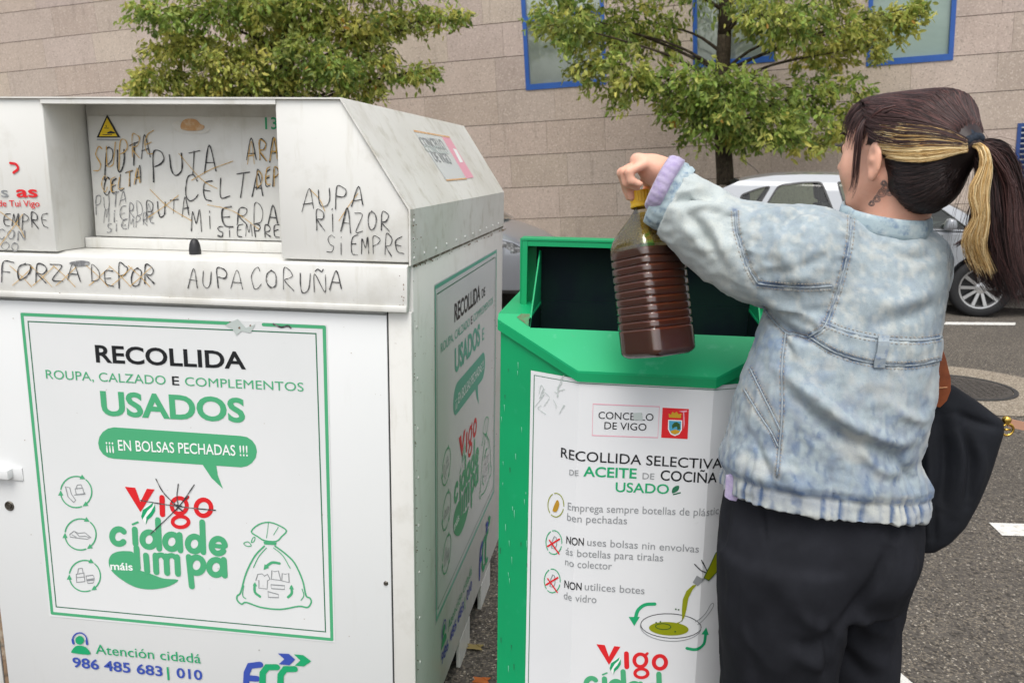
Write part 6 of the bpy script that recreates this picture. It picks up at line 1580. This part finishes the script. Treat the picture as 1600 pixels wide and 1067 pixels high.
S.ell(H(.098, .0, -.058), (.080, .13, .070), HAX, .004, sub=True, p=2.4)
S.ell(H(.012, .09, -.060), (.040, .046, .056), HAX, .004, sub=True); S.ell(H(.012, -.09, -.060), (.040, .046, .056), HAX, .004, sub=True)
S.ell(H(.01, .05, -.130), (.058, .09, .05), HAX, .006, sub=True)
V, F = S.mesh(2)
hcol = np.array([DARK[2]] * len(V)); hq = projpx(V); hcol[hq[:, 1] > 240] = BLACK[0]
hair = meshobj('hair', V, F, hair_m, person, True, cols=hcol)
hbv = BVHTree.FromPolygons([tuple(v) for v in V], [tuple(int(i) for i in f) for f in F])
hr = np.random.RandomState(12)
def lift(p, off):
    h = hbv.find_nearest(Vector(p)); return np.array(h[0]) + np.array(h[1]) * off
class HairMB(MB):
    """strands, each with its own tone"""
    def __init__(s): super().__init__(); s.c = []
    def lock(s, P, r, col):
        b = len(s.v); s.tube(P, r, 4, cap=False); s.c += [col] * (len(s.v) - b)
    def done(s, name, m_, parent): return meshobj(name, s.v, s.f, m_, parent, True, cols=np.array(s.c))
def tone(pal):
    c = np.array(pal[hr.randint(len(pal))]) * hr.uniform(.75, 1.3); return c
AX0 = H(-.005, 0, .0)
def comb(starts, name, m_, n, rad, pal, off=(.0004, .003), ns=13, parent=None, t1=.97, core=None, wav=.0012):
    """strands over the scalp, combed from the start line to the hair tie"""
    m = HairMB(); adir = nrm(TIE - AX0)
    for _ in range(n):
        u = hr.rand() * (len(starts) - 1); i = int(u); q0 = starts[i] + (starts[i + 1] - starts[i]) * (u - i) + hr.normal(size=3) * .0025
        rel = q0 - AX0; ax0 = rel @ adir; rad_d = rel - adir * ax0; rad_d = nrm(rad_d); rad_d = nrm(rad_d + hr.normal(size=3) * .03)
        L = (TIE - AX0) @ adir; o = hr.uniform(*off); P = []; ph = hr.uniform(0, 6.3); bow = hr.normal() * .05
        dn_ = np.cross(adir, rad_d)
        for k in range(ns):
            t = (k / (ns - 1)) * t1; a = ax0 + (L - ax0) * t
            src = AX0 + adir * min(a, L * .93); d = nrm(rad_d + dn_ * bow * math.sin(math.pi * t) + adir * (.0 if a > 0 else a / .1 * .9))
            h = hbv.ray_cast(Vector(src), Vector(d), .3)
            if h[0] is None: continue
            P.append(np.array(h[0]) + np.array(h[1]) * (o + .0008 * math.sin(ph + 9 * t)) + dn_ * wav * math.sin(ph + 7 * t))
        if len(P) < 5: continue
        P.append(TIE + hr.normal(size=3) * .004)
        r = rad * hr.uniform(.6, 1.3); m.lock(P, [r * .6] + [r] * (len(P) - 2) + [r * .6], tone(pal))
    return m.done(name, m_, parent or hair)
comb([H(.06, -.06, .05), H(.082, -.01, .070), H(.078, .03, .068), H(.066, .055, .052), H(.052, .072, .036)], 'strands', hair_m, 2600, .00055, DARK)
comb([H(.0, -.05, .095), H(.02, .0, .10), H(.03, .045, .085), H(.035, .07, .055)], 'strands', hair_m, 1900, .00055, DARK)
comb([H(-.02, .080, -.012), H(-.035, .078, -.035), H(-.045, .072, -.06), H(-.052, .055, -.088), H(-.06, .02, -.1)], 'strands', hair_m, 1900, .00055, BLACK)
def cross_strands(lines, name, m_, n, rad, pal, off, parent, jit=1.6):
    """strands whose course is given in photo pixels and laid on the scalp"""
    m = HairMB(); g = [np.array(smoothline([np.array(p, float) for p in l], 5)) for l in lines]; k = len(g)
    for _ in range(n):
        u = hr.rand() * (k - 1); i = min(k - 2, int(u)); L = g[i] + (g[i + 1] - g[i]) * (u - i); s_ = np.linspace(0, 1, len(L))[:, None]
        L = L + hr.normal(size=2) * jit * (1 - s_ * .6) + np.sin(hr.uniform(0, 6) + s_ * 6) * .8
        a = int(hr.uniform(0, .25) * len(L)); P = []
        o = hr.uniform(*off)
        for p in L[a::2]:
            d = nrm(ray(*p)); h = hbv.ray_cast(Vector(CAM0), Vector(d), 4)
            if h[0] is not None: P.append(np.array(h[0]) + np.array(h[1]) * o)
        if len(P) < 4: continue
        r = rad * hr.uniform(.6, 1.3); m.lock(P, [r * .3] + [r] * (len(P) - 2) + [r * .7], tone(pal))
    return m.done(name, m_, parent)
cross_strands([[(1368, 196), (1400, 196), (1445, 199), (1485, 209), (1508, 221)], [(1372, 206), (1410, 208), (1450, 211), (1485, 217), (1508, 224)], [(1376, 222), (1412, 223), (1450, 224), (1485, 226), (1508, 228)], [(1382, 236), (1420, 241), (1455, 240), (1485, 235), (1509, 232)], [(1392, 246), (1425, 251), (1458, 248), (1488, 240), (1509, 235)]], 'blonde_streak', blond_m, 1300, .00055, BLOND, (.0048, .0088), hair)
cross_strands([[(1340, 168), (1372, 182), (1420, 186), (1470, 200), (1508, 220)], [(1350, 190), (1376, 198), (1420, 203), (1470, 211), (1508, 222)], [(1356, 205), (1376, 220), (1420, 230), (1470, 228), (1508, 228)]], 'strands', hair_m, 190, .0005, DARK, (.006, .0098), hair, 3)
def strands(guides, name, m_, n, rad, jit, parent, tip=.15, wav=0., pal=DARK):
    m = HairMB(); g = [np.array(smoothline(q, 5)) for q in guides]; k = len(g)
    for _ in range(n):
        a, b = hr.randint(k), hr.randint(k); t = hr.rand(); e = np.clip(hr.normal(size=3), -2, 2) * jit; L = g[a] * (1 - t) + g[b] * t
        s = np.linspace(0, 1, len(L))[:, None]; ph = hr.uniform(0, 6.28, 3)
        L = L + e * (s ** .55) + wav * np.sin(ph + s * hr.uniform(4, 8)) * s
        ln = hr.uniform(.72, 1.0); L = L[:max(4, int(len(L) * ln))]
        r = rad * hr.uniform(.6, 1.3); m.lock(list(L[::2]), list(np.linspace(r, r * tip, len(L[::2]))), tone(pal))
    return m.done(name, m_, parent)
# fringe and the long lock before the ear
fr0 = [H(.070, y, .098 - abs(y) * .25) for y in (-.03, 0, .03)]
def G(*pts): return [np.array(p) for p in pts]
strands([G(BPt(1408, 156, .0), BPt(1366, 170, .01), BPt(1346, 205, .02), BPt(1339, 246, .025)), G(BPt(1412, 165, -.03), BPt(1372, 178, -.02), BPt(1352, 205, .0), BPt(1344, 240, .01)), G(BPt(1375, 165, 0.055), BPt(1345, 175, 0.045), BPt(1330, 205, 0.045), BPt(1326, 238, 0.045)), G(BPt(1385, 160, 0.045), BPt(1355, 178, 0.025), BPt(1340, 210, 0.025), BPt(1334, 245, 0.030)), G(BPt(1395, 158, 0.075), BPt(1350, 160, 0.065), BPt(1326, 185, 0.075), BPt(1323, 215, 0.075)), G(BPt(1380, 160, 0.115), BPt(1340, 165, 0.125), BPt(1324, 195, 0.125), BPt(1326, 225, 0.125))], 'fringe', hair_m, 750, .0009, .004, hair, wav=.002)
strands([G(BPt(1372, 172, 0.010), BPt(1350, 195, -0.003), BPt(1343, 240, 0.000), BPt(1338, 290, 0.003), BPt(1326, 318, 0.005)), G(BPt(1366, 172, 0.010), BPt(1342, 200, -0.003), BPt(1336, 245, 0.000), BPt(1332, 285, 0.005), BPt(1324, 305, 0.005))], 'front_lock', hair_m, 70, .0009, .0022, hair)
# ponytail
T0 = TIE
pg = [G(T0, BPt(1540, 222, -0.090), BPt(1570, 232, -0.080), BPt(1590, 275, -0.080), BPt(1600, 340, -0.080), BPt(1608, 410, -0.090), BPt(1616, 490, -0.090)),
      G(T0, BPt(1538, 228, -0.090), BPt(1560, 250, -0.090), BPt(1572, 310, -0.090), BPt(1585, 380, -0.100), BPt(1600, 440, -0.110), BPt(1625, 500, -0.110)),
      G(T0, BPt(1532, 238, -0.100), BPt(1545, 275, -0.110), BPt(1552, 330, -0.120), BPt(1562, 390, -0.120), BPt(1580, 440, -0.120), BPt(1600, 488, -0.120)),
      G(T0, BPt(1528, 245, -0.090), BPt(1532, 290, -0.090), BPt(1524, 340, -0.080), BPt(1518, 390, -0.080), BPt(1532, 430, -0.080), BPt(1565, 470, -0.090)),
      G(T0, BPt(1530, 240, -0.060), BPt(1540, 290, -0.050), BPt(1540, 350, -0.050), BPt(1540, 400, -0.050), BPt(1560, 450, -0.050), BPt(1590, 490, -0.060))]
pony = strands(pg, 'ponytail', hair_m, 3000, .0008, .0055, hair, wav=.006, pal=DARK + BLACK)
strands([G(T0, BPt(1540, 240, -0.110), BPt(1582, 300, -0.110), BPt(1592, 380, -0.120), BPt(1600, 450, -0.140)), G(T0, BPt(1545, 235, -0.120), BPt(1575, 290, -0.120), BPt(1580, 380, -0.140), BPt(1600, 470, -0.140))], 'strands', hair_m, 120, .0009, .006, pony, wav=.003, pal=AUB)
strands([G(T0, BPt(1533, 226, -0.130), BPt(1541, 250, -0.140), BPt(1531, 290, -0.145), BPt(1529, 335, -0.148), BPt(1520, 372, -0.145), BPt(1527, 405, -0.140), BPt(1540, 430, -0.140)),
         G(T0, BPt(1538, 230, -0.130), BPt(1546, 262, -0.140), BPt(1540, 305, -0.145), BPt(1541, 345, -0.148), BPt(1534, 385, -0.145), BPt(1545, 415, -0.140), BPt(1553, 436, -0.140)),
         G(T0, BPt(1530, 234, -0.130), BPt(1534, 262, -0.140), BPt(1517, 300, -0.145), BPt(1524, 340, -0.148), BPt(1508, 372, -0.145), BPt(1514, 400, -0.140), BPt(1526, 425, -0.140))], 'blonde_streak', blond_m, 850, .0006, .0028, pony, wav=.0035, pal=BLOND)
strands([G(BPt(1512, 372, -0.090), BPt(1498, 382, -0.090), BPt(1490, 384, -0.090)), G(BPt(1515, 368, -0.090), BPt(1500, 378, -0.090), BPt(1486, 388, -0.090))], 'loose_strands', hair_m, 24, .0008, .002, pony)
# flyaway hairs
m = HairMB()
for _ in range(220):
    d = nrm(hr.normal(size=3) + HU * .8); p = lift(HC + d * .085, 0); L = hr.uniform(.015, .045); tdir = nrm(TIE - p + hr.normal(size=3) * .04)
    if p[2] < HC[2] + .02: continue
    m.lock([p, p + tdir * L * .5 + d * .004, p + tdir * L + d * hr.uniform(.001, .010)], [.00032, .0003, .0002], tone(DARK))
m.done('flyaway_hairs', hair_m, hair)
strands([G(T0, BPt(1560, 226, -.09), BPt(1596, 262, -.08), BPt(1612, 340, -.08), BPt(1612, 420, -.09), BPt(1610, 460, -.09)), G(T0, BPt(1526, 250, -.09), BPt(1522, 300, -.08), BPt(1508, 350, -.08), BPt(1504, 400, -.08), BPt(1530, 450, -.08)), G(T0, BPt(1545, 260, -.12), BPt(1556, 330, -.12), BPt(1560, 400, -.12), BPt(1570, 435, -.12), BPt(1580, 470, -.12))], 'wisps', hair_m, 90, .00045, .014, pony, wav=.010)
# hair tie
tdir = nrm(BPt(1536, 226, -.10) - H(-.08, 0, .03)); m = MB(); P = []
aa = nrm(np.cross(tdir, UP)); bb = nrm(np.cross(tdir, aa))
for k in range(25):
    a = 2 * math.pi * k / 24; P.append(TIE + aa * math.cos(a) * .017 + bb * math.sin(a) * .017)
for off_ in (-.006, .002): m.tube([p + tdir * off_ for p in P], [.0075 + .0012 * math.sin(k * 2.4) for k in range(25)], 8, cap=False)
m.build('hair_tie', mat('tie_fabric', srgb('#2d3540'), .8, .2, noise=[(200, srgb('#1d222a'), .45, .6, .8)]), hair, smooth=True)
# tattoo on the neck
m = MB()
for c_, rr in (((1362, 318), 4), ((1370, 311), 5), ((1377, 302), 6), ((1384, 293), 6), ((1390, 301), 5), ((1381, 286), 4)):
    for q in range(2):
        P = onsurf(bbv, [(c_[0] + rr * (1 - .45 * q) * math.cos(a) * (1 + .3 * math.sin(3 * a)), c_[1] + rr * (1 - .45 * q) * math.sin(a)) for a in np.linspace(0, 6.28, 10)], .0002, 2)
        if len(P) > 4: m.tube(P, .00065, 4, cap=False)
if m.v: m.build('tattoo', mat('tattoo_ink', srgb('#6f6664'), .6), person)
# ---------------------------------------------------------------- tote bag on the far arm
bag_m = mat('bag_nylon', srgb('#14161b'), .75, .25, noise=[(6, srgb('#1d2028'), .4, .7, .5)], bump=[(500, .25, .001), (14, .2, .01)])
lea_m = mat('brown_leather', srgb('#8a4a2a'), .5, .4, noise=[(40, srgb('#6b3620'), .4, .65, .6)], bump=[(160, .3, .001)])
gold_m = mat('gold_metal', srgb('#d9b45a'), .25, .5, metal=1.)
tb_ = thing('tote_bag', 'black nylon tote bag with brown leather flap hanging behind the woman', 'bag', tuple(BPt(1500, 860, .08)))
S = Field(axis((.38, .85, .0045)), axis((1.30, 1.85, .0045)), axis((.78, 1.16, .0045)))
# outline rows: px y -> left, right ; half thickness
rows = [(600, 1452, 1488, .018), (625, 1440, 1525, .024), (655, 1432, 1566, .028), (672, 1428, 1566, .032), (700, 1425, 1556, .034), (740, 1422, 1541, .038), (780, 1420, 1523, .040), (815, 1418, 1504, .040), (840, 1418, 1482, .036), (858, 1418, 1458, .026)]
RR = []
for y, a, b, th in rows:
    p, q = BPt(a, y, .09), BPt(b, y, .09); c = (p + q) / 2; RR.append((c[2], c[:2], np.linalg.norm(q - p) / 2, th))
S.loft(RR, .01, 2.6); V, F = S.mesh(2); bg_ = Cloth(V, F)
bg_.field(lambda V, Q, f: .006 * (fbm(V * np.array([1, 1, .5]), 14, 31, 2) - .5)); bg_.refresh()
for ln, wd, dp in [([(1470, 650), (1478, 720), (1470, 800)], 8, -.012), ([(1490, 640), (1502, 720), (1490, 800)], 9, .010), ([(1492, 645), (1530, 660), (1560, 668)], 6, -.008), ([(1500, 665), (1518, 720), (1512, 790)], 7, -.012), ([(1450, 680), (1452, 760), (1450, 845)], 7, .009), ([(1530, 690), (1535, 730), (1520, 780)], 7, .006), ([(1460, 850), (1460, 800), (1464, 760)], 5, -.010)]: bg_.fold(ln, wd, dp)
meshobj('pouch', bg_.V, bg_.F, bag_m, tb_, True); bb_ = bg_.bvh()
m = MB(); FLP = [(1466, 530), (1476, 562), (1483, 592), (1483, 610), (1477, 626), (1466, 637), (1456, 634), (1450, 622), (1448, 600), (1448, 575), (1450, 530)]
m.prism([BPt(x + 3, y, .052) for x, y in FLP], CW * .004); fl = m.build('leather_flap', lea_m, tb_, bevel=.001)
m = MB(); P = [BPt(x, y, .0505) for x, y in ((1450, 608), (1464, 606), (1480, 605))]; m.tube(P, .0012, 5); m.build('stitching', mat('flap_thread', srgb('#c08a60'), .7), fl)
m = MB(); P = smoothline([BPt(1463, 560, .056), BPt(1462, 500, .075), BPt(1455, 440, .115), BPt(1448, 400, .135)], 6)
for i in range(len(P) - 1): m.prism([P[i] - CR * .009, P[i] + CR * .009, P[i + 1] + CR * .009, P[i + 1] - CR * .009], CW * .004)
m.build('strap', lea_m, tb_)
# gold ring fittings and the tan shoulder strap at the side
m = MB(); rc = BPt(1574, 671, .085)
m.tube([rc + CR * .011 * math.cos(a) + UP * .011 * math.sin(a) for a in np.linspace(0, 2 * math.pi, 25)], .0024, 8, cap=False); m.build('ring', gold_m, tb_, smooth=True)
m = MB(); rc2 = BPt(1573, 656, .085); m.lathe([(0, .006), (.005, .006), (.0075, .003), (.0075, -.003), (.005, -.006), (0, -.006)], 16, Matrix.Translation(Vector(rc2)) @ Matrix.Rotation(R_(90), 4, 'X')); m.tube([rc + CR * -.006, rc + CR * .006], .0022, 6); m.build('buckle', gold_m, tb_, smooth=True)
m = MB(); P = smoothline([BPt(1576, 660, .085), BPt(1592, 664, .087), BPt(1630, 668, .095), BPt(1670, 640, .11)], 5)
for i in range(len(P) - 1): m.prism([P[i] - UP * .008, P[i] + UP * .008, P[i + 1] + UP * .008, P[i + 1] - UP * .008], CW * .003)
m.build('strap', mat('tan_leather', srgb('#b58a72'), .5, .4), tb_)
